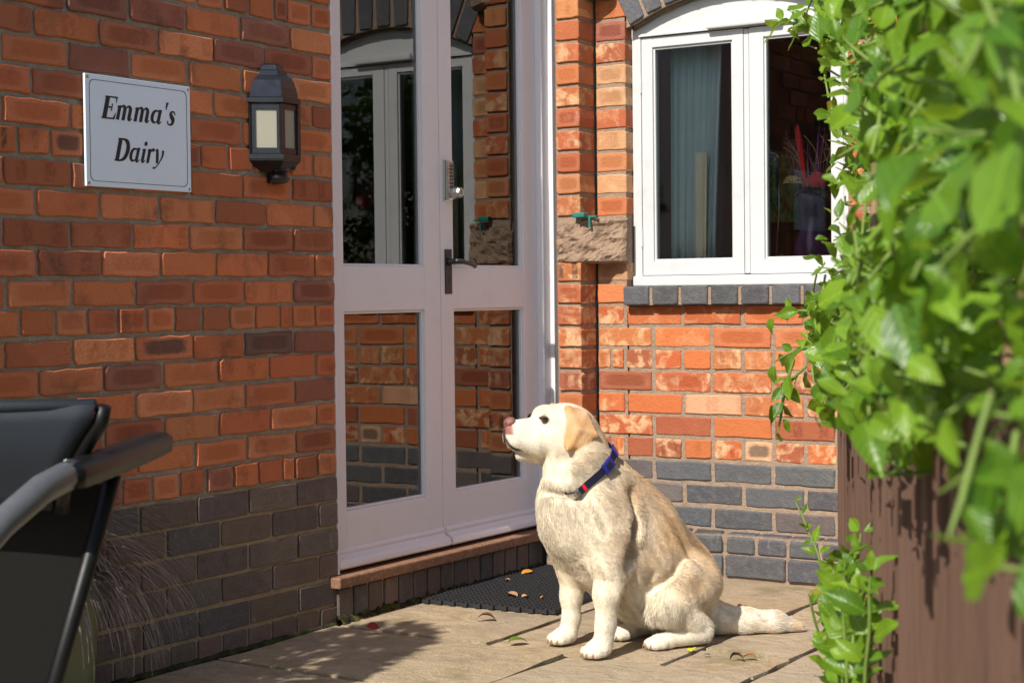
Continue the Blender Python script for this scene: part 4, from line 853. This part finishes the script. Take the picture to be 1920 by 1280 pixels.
# nose, eyes, claws
M['nose'] = simple('nose_pink_brown', (.27, .11, .095), .38, .5, .2, 300, .0012); M['eye'] = simple('eye_dark', (.012, .008, .006), .12, .6); M['claw'] = simple('claw_horn', (.32, .17, .11), .45, .4); M['lid'] = simple('eyelid_dark', (.06, .035, .028), .5, .3); M['lidc'] = simple('eyelid_brown', (.13, .085, .06), .7, .2)
nm = MB(); hv = lambda f, s, u: dv(hp(f, s, u)); rings = []
for i, (f_, w_, h_, uu) in enumerate(((.142, .004, .004, .011), (.145, .017, .012, .009), (.153, .0215, .0165, .006), (.161, .020, .0165, .004), (.1675, .014, .012, .002), (.170, .003, .003, .002))):
    rings.append([hv(f_, w_*math.cos(a)*(1 if math.sin(a) > -.3 else .75), uu+h_*math.sin(a)) for a in [2*math.pi*k/16 for k in range(16)]])
nm.loft(rings); dchild(nm, 'nose', M['nose'])
no = MB()
for sd_ in (1, -1): no.ball(hv(.1655, .0100*sd_, .0035), .0044, (1, 1, 1.1), 7).tube([hv(.161, .015*sd_, .0035), hv(.155, .0205*sd_, -.002)], [.0022, .001], 6)
dchild(no, 'nostril', M['lid'])
for sd_ in (1, -1):
    c = hv(.0765, .0462*sd_, .0268); dchild(MB().ball((0, 0, 0), .0082, (1, 1, 1), 10).xform(Matrix.Translation(c)), 'eye', M['eye'])
    for (u0, u1, w_) in ((.0305, .0318, .0030), (.0235, .0225, .0026)):
        dchild(MB().tube([hv(.0885, .0435*sd_, .028), hv(.0835, .0520*sd_, u0), hv(.0765, .0555*sd_, u1), hv(.069, .0535*sd_, u0-.001), hv(.063, .0475*sd_, .0255)], [.001, w_, w_, w_, .001], 6), 'eyelid', M['lid'] if u0 < .03 else M['lidc'])
for c, d in CLAWS:
    c = np.array(c); dchild(MB().tube([dv(c-d*.004+np.array([0, 0, .004])), dv(c+d*.004+np.array([0, 0, .001])), dv(c+d*.008+np.array([0, 0, -.0095]))], [.0034, .003, .0010], 6), 'claw', M['claw'])
# collar: follows the neck where a tilted plane cuts it
CC = np.array([-.163, -.035, .499]); e1 = np.array([.78, .20, .59]); e1 /= np.linalg.norm(e1); e2 = np.array([.35, -.92, -.1]); e2 -= e1*(e2 @ e1); e2 /= np.linalg.norm(e2); e3 = np.cross(e1, e2)
def collar_r(th):
    d = e1*math.cos(th)+e2*math.sin(th); rs = np.linspace(.02, .16, 141); s = sdf(CC+rs[:, None]*d); i = np.argmax(s > 0); return rs[i] if s[i] > 0 else .1
NC = 72; rad = np.array([collar_r(2*math.pi*i/NC) for i in range(NC)]); rad = (np.roll(rad, 1)+rad+np.roll(rad, -1)+np.roll(rad, 2)+np.roll(rad, -2))/5+.005
def cpt(i, off, h): th = 2*math.pi*i/NC; return dv(CC+(e1*math.cos(th)+e2*math.sin(th))*(np.interp(i % NC, np.arange(NC+1), np.append(rad, rad[0]))+off)+e3*h)
M['webbing'] = simple('navy_webbing', (.010, .012, .042), .75, .3, .3, 400, .0015); M['blueplastic'] = simple('blue_buckle', (.012, .018, .20), .35, .5, .15, 60)
co = MB(); rings = [[cpt(i, .0, -.0105), cpt(i, .0035, -.0105), cpt(i, .0035, .0105), cpt(i, .0, .0105)] for i in range(NC)]; rings.append(rings[0]); co.loft(rings, True, False); cl = dchild(co, 'collar', M['webbing'], False); cl['label'] = 'navy webbing collar with blue buckle and steel tag'
def plate(i0, i1, off, th_, hw, name, mat, n=6):
    m = MB(); m.loft([[cpt(i0+(i1-i0)*k/n, off, -hw), cpt(i0+(i1-i0)*k/n, off+th_, -hw*.9), cpt(i0+(i1-i0)*k/n, off+th_, hw*.9), cpt(i0+(i1-i0)*k/n, off, hw)] for k in range(n+1)]); return m.build(name, mat, cl)
NEAR = NC/4
plate(NEAR-6.5, NEAR-1.5, .003, .007, .0155, 'buckle', M['blueplastic']); plate(NEAR-5.2, NEAR-2.8, .0102, .001, .009, 'buckle_bar', M['webbing'])
plate(NEAR-15, NEAR-10.5, .003, .006, .0135, 'buckle', M['blueplastic'])
plate(NEAR+7, NEAR+11, .0036, .002, .0095, 'tag', M['chrome']); plate(NEAR+5.4, NEAR+6.1, .0036, .0008, .0100, 'red_stitch', M['redf'])
# short coat as hair strands
rs_ = np.random.default_rng(5); T = np.concatenate([Q[:, [0, 1, 2]], Q[:, [0, 2, 3]]]); nrm = np.cross(V[T[:, 1]]-V[T[:, 0]], V[T[:, 2]]-V[T[:, 0]]); ar = np.linalg.norm(nrm, axis=1); NF = 190000
ti = rs_.choice(len(T), NF, p=ar/ar.sum()); r1, r2 = rs_.random(NF), rs_.random(NF); r1 = np.sqrt(r1); Pf = V[T[ti, 0]]*(1-r1)[:, None]+V[T[ti, 1]]*(r1*(1-r2))[:, None]+V[T[ti, 2]]*(r1*r2)[:, None]; Nf = nrm[ti]/ar[ti][:, None]
ok = Pf[:, 2] > .004; f, s, u = headc(Pf)
ok &= ~((f > .140) & (u > -.018) & (Pf[:, 2] > .5))
for sd_ in (1, -1): ok &= np.linalg.norm(Pf-hp(.0785, .0485*sd_, .0275), axis=1) > .0135
md_ = np.full(len(Pf), 9.)
for a, b in zip(pth[:-1], pth[1:]): md_ = np.minimum(md_, prim_d(('c', a, b, 0, 0, 0), Pf*1.)); 
pth2 = [hp(.166, .002, -.018), hp(.164, .003, -.036), hp(.153, .019, -.057), hp(.130, .036, -.073), hp(.097, .048, -.085), hp(.064, .055, -.094)]
for a, b in zip(pth2[:-1], pth2[1:]): md_ = np.minimum(md_, prim_d(('c', a, b, 0, 0, 0), Pf))
ok &= md_ > .0095
ch_ = (Pf-CC) @ e3; ok &= ~((np.abs(ch_) < .012) & (np.linalg.norm(Pf-CC, axis=1) < .14))
Pf, Nf = Pf[ok], Nf[ok]; f, s, u = headc(Pf); a, b, z = Pf.T
flow = np.tile(np.array([.50, .30, -.80]), (len(Pf), 1)); hd = np.maximum(sstep(z, .535, .565), sstep(f, -.005, .02)*(z > .47)*(u > -.13))
flow = flow*(1-hd)[:, None]+(-HFv+np.array([0, 0, -.25]))*hd[:, None]; ear_ = (np.min([prim_d(q, Pf) for q in EARP], axis=0) < .004) & (z > .5); flow[ear_] = np.array([0, 0, -1.])
tl = sstep(a, .18, .22)*(z < .12); flow = flow*(1-tl)[:, None]+np.array([1, .02, -.15])*tl[:, None]
sw = np.stack([np.sin(z*33+a*12), np.cos(a*29+z*10), np.sin(a*21-z*26)], 1)*.30; flow = flow+sw*(1-hd)[:, None]+rs_.normal(0, .10, flow.shape)
flow -= Nf*(flow*Nf).sum(1)[:, None]; flow /= np.maximum(np.linalg.norm(flow, axis=1), 1e-6)[:, None]
ln = .0130+.005*sstep(z, .3, .5)*(1-hd); ln = np.where(hd > .5, .0055, ln); ln = np.where((z < .22) & (a < -.08), .007, ln); ln = np.where(ear_, .0045, ln); ln = np.where((a > .19) & (z < .12), .011, ln)
bel = sstep(a, -.06, 0)*(1-sstep(a, .06, .1))*(1-sstep(z, .08, .16)); ln = ln+.016*bel; ln = np.where((z < .05) & (a < .16), .006, ln); ln *= rs_.uniform(.6, 1.25, len(ln))
lift = .22+.25*rs_.random(len(ln)); segs_ = [Pf-Nf*.001]
for q, lf in ((.35, 1.), (.7, .75), (1., .4)): segs_.append(segs_[-1]+(flow+Nf*(lift*lf)[:, None])*(ln/3)[:, None])
K = np.stack(segs_, 1); K[..., 2] = np.maximum(K[..., 2], .001); KW = to_world(K.reshape(-1, 3))
hc = bpy.data.hair_curves.new('fur'); hc.add_curves([4]*len(Pf)); hc.attributes['position'].data.foreach_set('vector', KW.astype(np.float32).ravel())
ra_ = hc.attributes.get('radius') or hc.attributes.new('radius', 'FLOAT', 'POINT'); ra_.data.foreach_set('value', np.tile(np.array([.00036, .00034, .00026, .0001], np.float32), len(Pf)))
fc = coat(Pf)*rs_.uniform(.72, 1.14, len(Pf))[:, None]; fa = hc.attributes.new('coat', 'FLOAT_COLOR', 'CURVE'); fa.data.foreach_set('color', np.concatenate([np.clip(fc, 0, .9), np.ones((len(fc), 1))], 1).astype(np.float32).ravel())
t = NT('fur_strands'); hc.materials.append(t.done(t.n('Attribute', attribute_name='coat').outputs['Color'], .6, .25)); t.b.inputs['Sheen Weight'].default_value = .0
fur = bpy.data.objects.new('fur', hc); link(fur, dog); fur['kind'] = 'stuff'

# ------------------------------------------------------------------ fence of brown upright boards
FA, FB = Vector((1.852, -1.982, 0)), Vector((2.95, -4.39, 0)); fd = (FB-FA).normalized(); fn = Vector((fd.y, -fd.x, 0))   # fn points to the patio side
if fn.x > 0: fn = -fn
t = NT('brown_fence_stain'); P = t.pos(); inf = t.n('ObjectInfo'); n = t.noise(t.scale(P, (1, 1, .06)), 70, 4, .6); k = t.mix(n, (.055, .030, .021), (.145, .080, .054)); k = t.mix(t.math('MULTIPLY', inf.outputs['Random'], .35), k, (.15, .085, .06))
k = t.mix(t.math('MULTIPLY', t.ramp(t.noise(P, 60, 3), .68, .76), .7), k, (.02, .015, .012)); t.bump(n, .003); M['fence'] = t.done(k, .6, .35)
fe = empty('fence', FA, 'brown stained fence of narrow upright boards under the leafy climber', 'fence'); flen = (FB-FA).length; rf_ = random.Random(21)
x = .03; i = 0
while x < flen:
    w = rf_.choice([.046, .05, .054]); h = .90+rf_.uniform(-.02, .02); p0 = fd*x; off = rf_.uniform(0, .006)+(.020 if i % 2 else 0)
    prof = []
    for q in range(9):                                   # shallow reeded face
        s_ = q/8; prof.append((s_*w, off+.0045*math.cos(s_*2*2*math.pi)))
    ring = [p0+fd*a+fn*(b-.016) for a, b in prof]+[p0+fd*w+fn*(off-.036), p0+fn*(off-.036)]
    mm = MB().loft([[v+Vector((0, 0, z)) for v in ring] for z in (.01, h)]); o = mm.build('board', M['fence'], fe); x += w+rf_.uniform(.008, .02); i += 1
for z in (.22, .72): MB().loft([[fd*a-fn*.038+Vector((0, 0, z)), fd*a-fn*.07+Vector((0, 0, z)), fd*a-fn*.07+Vector((0, 0, z+.07)), fd*a-fn*.038+Vector((0, 0, z+.07))] for a in (0, flen)]).build('rail', M['fence'], fe)
for a in (.0, 1.3, 2.6): MB().box(-.035, .035, -.035, .035, -.05, .96, .004).build('post', M['fence'], fe, False, fd*(a+.05)-fn*.106, (0, 0, math.atan2(fd.y, fd.x)))

# ------------------------------------------------------------------ leafy climber over the fence
def leaf_mat(name, c1, c2):
    t = NT(name); at_ = t.n('Attribute', attribute_name='lc').outputs['Fac']; inf = t.n('ObjectInfo'); v = t.math('FRACT', t.math('ADD', at_, inf.outputs['Random']))
    g = t.xyz(t.coord('UV')); k = t.mix(v, c1, c2); vein = t.math('SUBTRACT', 1, t.ramp(t.math('ABSOLUTE', t.math('SUBTRACT', g[1], .5)), .0, .03)); k = t.mix(t.math('MULTIPLY', vein, .4), k, tuple(min(1, q*2.0) for q in c2))
    rib = t.math('SINE', t.math('MULTIPLY', t.math('SUBTRACT', g[0], t.math('MULTIPLY', t.math('ABSOLUTE', t.math('SUBTRACT', g[1], .5)), .7)), 46)); k = t.mix(t.math('MULTIPLY', t.ramp(rib, .6, 1), .07), k, tuple(min(1, q*1.8) for q in c2))
    k = t.mix(t.math('MULTIPLY', t.ramp(t.noise(t.pos(), 70, 3), .55, .75), .3), k, tuple(q*.6 for q in c1)); k = t.mix(t.math('GREATER_THAN', v, .992), k, (.34, .28, .03))
    t.put(t.b.inputs['Base Color'], k); t.b.inputs['Roughness'].default_value = .33; t.b.inputs['Specular IOR Level'].default_value = .5; t.bump(rib, .00015)
    tr = t.n('BsdfTranslucent'); t.put(tr.inputs[0], t.mix(.5, k, (.42, .56, .03))); mx = t.n('MixShader'); mx.inputs[0].default_value = .42
    t.t.links.new(t.b.outputs[0], mx.inputs[1]); t.t.links.new(tr.outputs[0], mx.inputs[2]); t.t.links.new(mx.outputs[0], t.out.inputs[0]); return t.m
M['leaf'] = leaf_mat('climber_leaf', (.055, .15, .012), (.21, .36, .025)); M['stem'] = simple('climber_stem', (.26, .17, .09), .7, .3, .3, 40); M['gstem'] = simple('green_shoot', (.17, .25, .05), .6, .3, .25, 40)
GLP = [(0, .0), (.07, .16), (.2, .36), (.38, .46), (.56, .42), (.74, .29), (.88, .14), (1, 0)]
def green_leaf(sd):
    r_ = random.Random(sd); fold = r_.uniform(.15, .6); curl = r_.uniform(.0, .45); tw = r_.uniform(-.35, .35); vs = []; fs = []; uv = []; wd = r_.uniform(.85, 1.1)
    for i, (x_, y_) in enumerate(GLP):
        zc = -curl*x_*x_*.6+.05*math.sin(x_*5+sd); a = tw*x_; wv = .03*math.sin(i*2.3+sd)
        for s_ in (1, .5, 0, -.5, -1):
            yy = y_*s_*wd*.62; zz = abs(yy)*fold+wv*abs(s_); vs.append((x_, yy*math.cos(a)-zz*math.sin(a), zc+yy*math.sin(a)+zz*math.cos(a))); uv.append((x_, .5+y_*s_))
    for i in range(len(GLP)-1):
        for k_ in range(4): a = i*5+k_; fs.append((a, a+1, a+6, a+5))
    return vs, fs, uv
LV = [green_leaf(s_) for s_ in range(10)]; LM = []
for vs, fs, uv in LV:
    m = mesh('leaf', vs, fs, M['leaf'], True); ul = m.uv_layers.new(name='UVMap'); ul.data.foreach_set('uv', [q for f_ in fs for i in f_ for q in uv[i]]); LM.append(m)
hr = random.Random(77); leaves = []; stems = []
HP, HQ = Vector((1.775, -1.93, 0)), Vector((2.785, -4.15, 0)); hfd = (HQ-HP).normalized(); hfn = Vector((hfd.y, -hfd.x, 0)); hfn = hfn if hfn.x < 0 else -hfn
def beyond(p): return (Vector((p.x, p.y, 0))-HP).dot(hfn)+(.055*math.exp(-((p.z-1.17)/.14)**2) if (p-FA).dot(fd) < 1.2 else 0)        # distance out of the trimmed face
def low(p): return p.z < .888-.041*(p-CAM).dot(cf)+.03*math.sin((p-FA).dot(fd)*9)                # the growth hangs lower towards its far end
def shoot(p, d, n, ls, drop=.25, sp=.028, thick=.0022, free=None):
    d = Vector(d).normalized(); pts = [Vector(p)]
    for i in range(n):
        d = (d+Vector((hr.uniform(-.12, .12), hr.uniform(-.12, .12), hr.uniform(-.10, .10)-drop*.1))).normalized(); pts.append(pts[-1]+d*sp*hr.uniform(.8, 1.2))
        side = d.cross(Vector((0, 0, 1)));
        if side.length < .1: side = Vector((1, 0, 0))
        side.normalize(); side = (Matrix.Rotation(i*1.57+hr.uniform(-.3, .3), 3, d) @ side)
        for sg_ in (1, -1):
            ld = (side*sg_*.8+d*.65+Vector((0, 0, -.12))+Vector((hr.uniform(-.2, .2), hr.uniform(-.2, .2), hr.uniform(-.2, .2)))).normalized()
            upv = (Vector((-.12, -.72, .68))+Vector((hr.uniform(-.6, .6), hr.uniform(-.6, .6), hr.uniform(-.5, .5)))).normalized(); yv = upv.cross(ld)
            if yv.length < .05 or beyond(pts[-1]+ld*ls) > (free if free is not None else hr.uniform(-.02, .035)) or (free is None and low(pts[-1]+ld*ls)): continue
            yv.normalize(); zv = ld.cross(yv); L_ = ls*hr.uniform(.6, 1.15)*(.7 if i > n-3 else 1); o_ = pts[-1]+ld*.006
            leaves.append((Matrix(((ld.x*L_, yv.x*L_, zv.x*L_, o_.x), (ld.y*L_, yv.y*L_, zv.y*L_, o_.y), (ld.z*L_, yv.z*L_, zv.z*L_, o_.z), (0, 0, 0, 1))), hr.randrange(10), L_))
    pts = [q for q in pts if beyond(q) < (.02 if free is None else free) and not (free is None and low(q))]
    if len(pts) > 1: stems.append((pts, thick))
def hedge_pt(a, side, z): return FA+fd*a+fn*side+Vector((0, 0, z))
nsh = 0
while nsh < 1350:
    a = hr.uniform(.02, flen+.1)*1.; z = hr.uniform(.74, 2.15); q = hr.uniform(-.55, .10)
    if hr.random() < .55: q = hr.uniform(-.06, .12)
    bulge = .06*math.sin(z*5+a*3)
    p = hedge_pt(a, q+bulge, z); out = fn*hr.uniform(-.2, 1.)+fd*hr.uniform(-.6, .6)+Vector((0, 0, hr.uniform(-.5, .7)))
    if a < .25: out += -fd*.35
    if (p-CAM).dot(cf) < .75: nsh += 1; continue
    shoot(p, out, hr.randint(4, 7), hr.uniform(.045, .066), .3, .024); nsh += 1
for i in range(260):                                        # hanging fringe over the top of the boards
    a = hr.uniform(.02, flen-.05); p = hedge_pt(a, hr.uniform(.025, .08), hr.uniform(.84, 1.02))
    if (p-CAM).dot(cf) > .8: shoot(p, fn*hr.uniform(0, .5)+fd*hr.uniform(-.7, .7)+Vector((0, 0, hr.uniform(-.7, .3))), hr.randint(3, 6), hr.uniform(.042, .06), .5, .024)
for i in range(420):                                        # thicker growth at the far end
    shoot(hedge_pt(hr.uniform(.05, 1.1), hr.uniform(-.7, -.02), hr.uniform(.95, 2.1)), fn*hr.uniform(-.6, .8)+fd*hr.uniform(-.6, .6)+Vector((0, 0, hr.uniform(-.5, .6))), hr.randint(4, 6), hr.uniform(.045, .062), .3, .024)
# arching shoots at the far edge, over the fence top and low sprigs in front of the boards
for a, s_, z, d, n, ls in ((.05, .06, .93, (-.75, .35, .05), 9, .05), (.02, .05, .86, (-.8, .3, -.25), 9, .05), (.06, .07, .82, (-.6, .1, -.55), 7, .048), (.02, .03, 1.5, (-.7, .3, .3), 7, .055),
                       (.5, .12, .86, (-.2, -.3, -.8), 7, .05), (.8, .12, .86, (-.1, -.4, -.8), 6, .052), (1.1, .10, .85, (-.2, -.2, -.9), 5, .055), (.25, .10, .84, (-.3, .0, -.8), 5, .045), (1.5, .1, .86, (-.1, -.2, -.9), 5, .055), (.3, .14, .95, (-.9, -.1, .1), 7, .055)):
    shoot(hedge_pt(a, s_, z), d, n, ls, .5, .027, .003, None if a > .3 else .10)
for a, z, dx, dy, n, ls in ((.12, .42, .5, -.5, 5, .04), (.45, .30, .1, .2, 6, .042), (.7, .30, .1, .3, 7, .045), (.9, .38, .05, -.2, 7, .048), (1.1, .42, .1, .2, 7, .048),
                        (1.2, .30, .1, .2, 7, .048), (.95, .24, .1, -.2, 7, .046), (1.35, .44, .1, -.2, 5, .05), (1.05, .34, .1, -.4, 8, .046), (1.25, .40, .1, .3, 8, .048), (.8, .26, .2, .4, 8, .045), (1.4, .36, .1, .1, 8, .05), (1.5, .5, .1, .3, 5, .05), (1.15, .5, .1, -.3, 5, .046)):
    shoot(hedge_pt(a, .045, z), fn*dx*.5+fd*dy*.6+Vector((0, 0, .8)), n, ls, .2, .028, .0024, .05)
hg = empty('climbing_shrub', hedge_pt(.9, -.05, 0), 'bright green leafy climbing shrub spilling over the brown fence', 'shrub')
vis = []
for i, (mt_, kx, L_) in enumerate(leaves):
    z = seen(mt_.translation, .02)
    if z: vis.append((L_/z*(1.25 if (mt_.translation-FA).dot(fn) > .02 else .6), i))
vis.sort(reverse=True); own = set(i for _, i in vis[:300]); bv = []; bf = []; bu = []; bc = []; fidx = 0
for i, (mt_, kx, L_) in enumerate(leaves):
    if i in own:
        o = bpy.data.objects.new('leaf', LM[kx]); o.matrix_world = mt_; link(o, hg); o.matrix_parent_inverse = Matrix.Translation(-hg.location)
    else:
        b = len(bv); vs, fs, uv = LV[kx]; bv += [mt_ @ Vector(v) for v in vs]; bf += [tuple(q+b for q in f_) for f_ in fs]; bu += [x_ for f_ in fs for q in f_ for x_ in uv[q]]; bc += [hr.random()]*len(vs)
m = mesh('foliage', bv, bf, M['leaf'], True); ul = m.uv_layers.new(name='UVMap'); ul.data.foreach_set('uv', bu); aa = m.attributes.new('lc', 'FLOAT', 'POINT'); aa.data.foreach_set('value', bc)
o = bpy.data.objects.new('foliage', m); link(o, hg); rel(o, hg); o['kind'] = 'stuff'
sm = MB()
for pts, th in stems: sm.tube(pts, [th]*(len(pts)-1)+[th*.5], 5, 0, False)
o = rel(sm.build('shoots', M['gstem'], hg, True), hg); o['kind'] = 'stuff'
for k_ in range(9):
    a = .5+k_*.24; pts = [hedge_pt(a+hr.uniform(-.025, .025)*q, -.07+hr.uniform(-.04, .06), q*.36) for q in range(6)]; rel(MB().tube(pts, [.014, .012, .010, .008, .006, .004], 7).build('stem', M['stem'], hg, True), hg)
for p0, p1, r_ in (((1.75, .03, 1.00), (1.5, .05, .84), .005), ((1.5, .03, 1.12), (1.62, .04, .98), .005), ((.82, .03, .86), (.7, .05, .76), .004)): rel(MB().tube([hedge_pt(*p0), hedge_pt(*p1)], r_, 7).build('stem', M['stem'], hg, True), hg)

# ------------------------------------------------------------------ planter with bronze grass by the wall
M['planter'] = simple('planter_green_glaze', (.16, .19, .10), .4, .5, .2, 12, .002); M['bronze'] = simple('bronze_grass', (.27, .21, .185), .45, .4, .48, 45)
pl = empty('planter', (.125, -2.555, 0), 'tall green glazed planter against the brick wall', 'planter')
prf = [(.075, 0), (.08, .02), (.094, .28), (.097, .32), (.101, .335), (.097, .345), (.09, .34), (.085, .30)]
MB().loft([[Vector((r_*(1.15*math.cos(a)/max(abs(math.cos(a)), abs(math.sin(a)))*.8+.0), r_*1.15*math.sin(a)/max(abs(math.cos(a)), abs(math.sin(a)))*.8, z)) for a in [2*math.pi*i/32 for i in range(32)]] for r_, z in prf]).build('pot', M['planter'], pl, True)
MB().box(-.07, .07, -.07, .07, .25, .315).build('compost', M['soil'], pl)
gr = MB(); rg = random.Random(9)
for i in range(850):
    a = rg.uniform(0, 6.28); rr_ = rg.uniform(0, .05); ln_ = rg.uniform(.22, .46); el = rg.uniform(.3, 1.5); d = Vector((math.cos(a), math.sin(a), 0)); p = Vector((rr_*math.cos(a), rr_*math.sin(a), .315)); w = rg.uniform(.0028, .0062); L_ = []; R__ = []; ang = el; s_ = Vector((-d.y, d.x, 0))
    for q in range(9):
        ww = w*(1-q/8*.85); L_.append(p+s_*ww); R__.append(p-s_*ww+Vector((0, 0, .0006))); p = p+(d*math.cos(ang)+Vector((0, 0, math.sin(ang))))*ln_/8; ang -= rg.uniform(.16, .36)
        if p.x < -.118: p.x = -.118
    b = len(gr.v); gr.v += L_+R__; gr.f += [(b+q, b+9+q, b+10+q, b+1+q) for q in range(8)]; gr.mi += [0]*8
og = gr.build('ornamental_grass', M['bronze'], None, False, (.125, -2.555, 0)); tag(og, 'tuft of bronze ornamental grass arching out of the planter', 'grass', kind='stuff')

# ------------------------------------------------------------------ dark reclining garden chair, near and out of focus
M['sling'] = simple('navy_sling_fabric', (.016, .022, .032), .6, .35, .2, 900, .0006); M['chair_black'] = simple('black_powder_coat', (.005, .005, .005), .45, .3, .2, 60); M['chair_grey'] = simple('dark_grey_tube', (.10, .105, .11), .4, .5, .15, 60); M['hide'] = simple('black_canvas', (.0065, .006, .005), .8, .2, .3, 300)
ch = empty('garden_chair', (1.466, -3.723, 0), 'dark navy sling garden chair with black armrest and grey tube frame', 'chair', rz=math.atan2(.49, .87))
ed = [(.0135, .103, .828), (.006, .108, .805), (-.014, .115, .780), (-.036, .128, .750), (-.056, .146, .722), (-.066, .158, .70), (-.072, .17, .675)]
rings = []
for k_ in range(17):
    q = k_/16; rings.append([Vector((r_+(-.5-2*r_)*q, f_+.02*math.sin(q*math.pi), z-.006*math.sin(q*math.pi))) for r_, f_, z in ed])
o = MB().loft(rings, False, False).build('sling_back', M['sling'], ch, True); o.modifiers.new('thick', 'SOLIDIFY').thickness = .004
for sg_ in (0, 1):
    pp = [Vector(((r_ if sg_ == 0 else -.5-r_)+(.008 if sg_ == 0 else -.008), f_+.012, z-.004)) for r_, f_, z in ed]; MB().tube(pp, [.010]+[.012]*(len(pp)-1), 10).build('back_rail', M['chair_black'], ch, True)
MB().tube([(.01, .11, .826), (-.25, .128, .822), (-.51, .11, .826)], .009, 8).build('top_rail', M['sling'], ch, True)
for r_ in (0, -.5):
    sg_ = 1 if r_ == 0 else -1
    MB().loft([[Vector((r_-.024*w, f_, z-.016*h)), Vector((r_+.024*w, f_, z-.016*h)), Vector((r_+.026*w, f_, z+.006)), Vector((r_+.014*w, f_, z+.014*h)), Vector((r_-.014*w, f_, z+.014*h)), Vector((r_-.026*w, f_, z+.006))] for f_, z, w, h in ((0, .739, .8, 1), (.02, .740, 1, 1.1), (.2, .741, 1, 1.15), (.4, .744, 1, 1.1), (.47, .745, .95, 1), (.495, .744, .7, .7), (.503, .743, .3, .3))]).build('armrest', M['chair_black'], ch, True)
    MB().tube([(r_, .045, .739), (r_, .0, .738), (r_-.010*sg_, -.06, .729), (r_-.031*sg_, -.153, .696), (r_-.07*sg_, -.257, .625), (r_-.1*sg_, -.33, .50), (r_-.11*sg_, -.36, .25), (r_-.11*sg_, -.37, .0)], [.0195, .0195, .0195, .019, .018, .017, .016, .016], 14).build('arm_tube', M['chair_grey'], ch, True)
    MB().ball((r_, .012, .7595), .0045, (1, 1, .5), 8).build('rivet', M['chrome'], ch, True)
    MB().tube([(r_-.008*sg_, .25, .715), (r_-.111*sg_, .244, .371), (r_-.228*sg_, .24, .0)], .0125, 10).build('leg', M['chair_black'], ch, True)
pn = [[Vector((-.008-.484*q, .25, .722)), Vector((-.111-.278*q, .244, .371)), Vector((-.215-.07*q, .24, .04))] for q in (0, .5, 1)]
MB().loft(pn, False, False).build('canvas_panel', M['hide'], ch)
MB().tube([(-.23, .24, .012), (-.27, .24, .012)], .012, 8).build('foot_bar', M['chair_black'], ch, True)

# ------------------------------------------------------------------ unseen bay tree, added left of the view so its shadow falls on the paving
by = empty('added_shade_tree', (.24, -3.52, 0), 'tall potted bay tree added out of view to shade the paving by the sign wall', 'tree'); rt = random.Random(31)
MB().lathe([(.12, 0), (.15, .02), (.17, .28), (.18, .30), (.165, .30), (.15, .26)], (0, 0, 0), 24).build('pot', M['planter'], by, True)
MB().tube([(0, 0, .2), (.01, 0, .7), (0, .01, 1.3), (0, 0, 1.8)], [.025, .022, .016, .006], 8).build('trunk', M['stem'], by, True)
bv = []; bf = []; bu = []; bc = []
for i in range(2600):
    z = rt.uniform(.55, 1.96); rr_ = .26*math.sqrt(max(0, 1-((z-1.2)/.80)**2))*rt.uniform(.6, 1.1)**.5; a = rt.uniform(0, 6.28); c = Vector((max(rr_*math.cos(a), -.22), rr_*math.sin(a), z)); L_ = rt.uniform(.05, .075)
    mt_ = Matrix.LocRotScale(c, Matrix.Rotation(a, 3, 'Z').to_quaternion() @ Matrix.Rotation(rt.uniform(-1.2, .6), 3, 'Y').to_quaternion() @ Matrix.Rotation(rt.uniform(-1, 1), 3, 'X').to_quaternion(), Vector((L_, L_, L_)))
    b = len(bv); vs, fs, uv = LV[i % 10]; bv += [mt_ @ Vector(v) for v in vs]; bf += [tuple(q+b for q in f_) for f_ in fs]; bu += [x_ for f_ in fs for q in f_ for x_ in uv[q]]; bc += [rt.random()]*len(vs)
m = mesh('crown', bv, bf, M['leaf'], True); ul = m.uv_layers.new(name='UVMap'); ul.data.foreach_set('uv', bu); aa = m.attributes.new('lc', 'FLOAT', 'POINT'); aa.data.foreach_set('value', bc); o = bpy.data.objects.new('crown', m); link(o, by); o['kind'] = 'stuff'
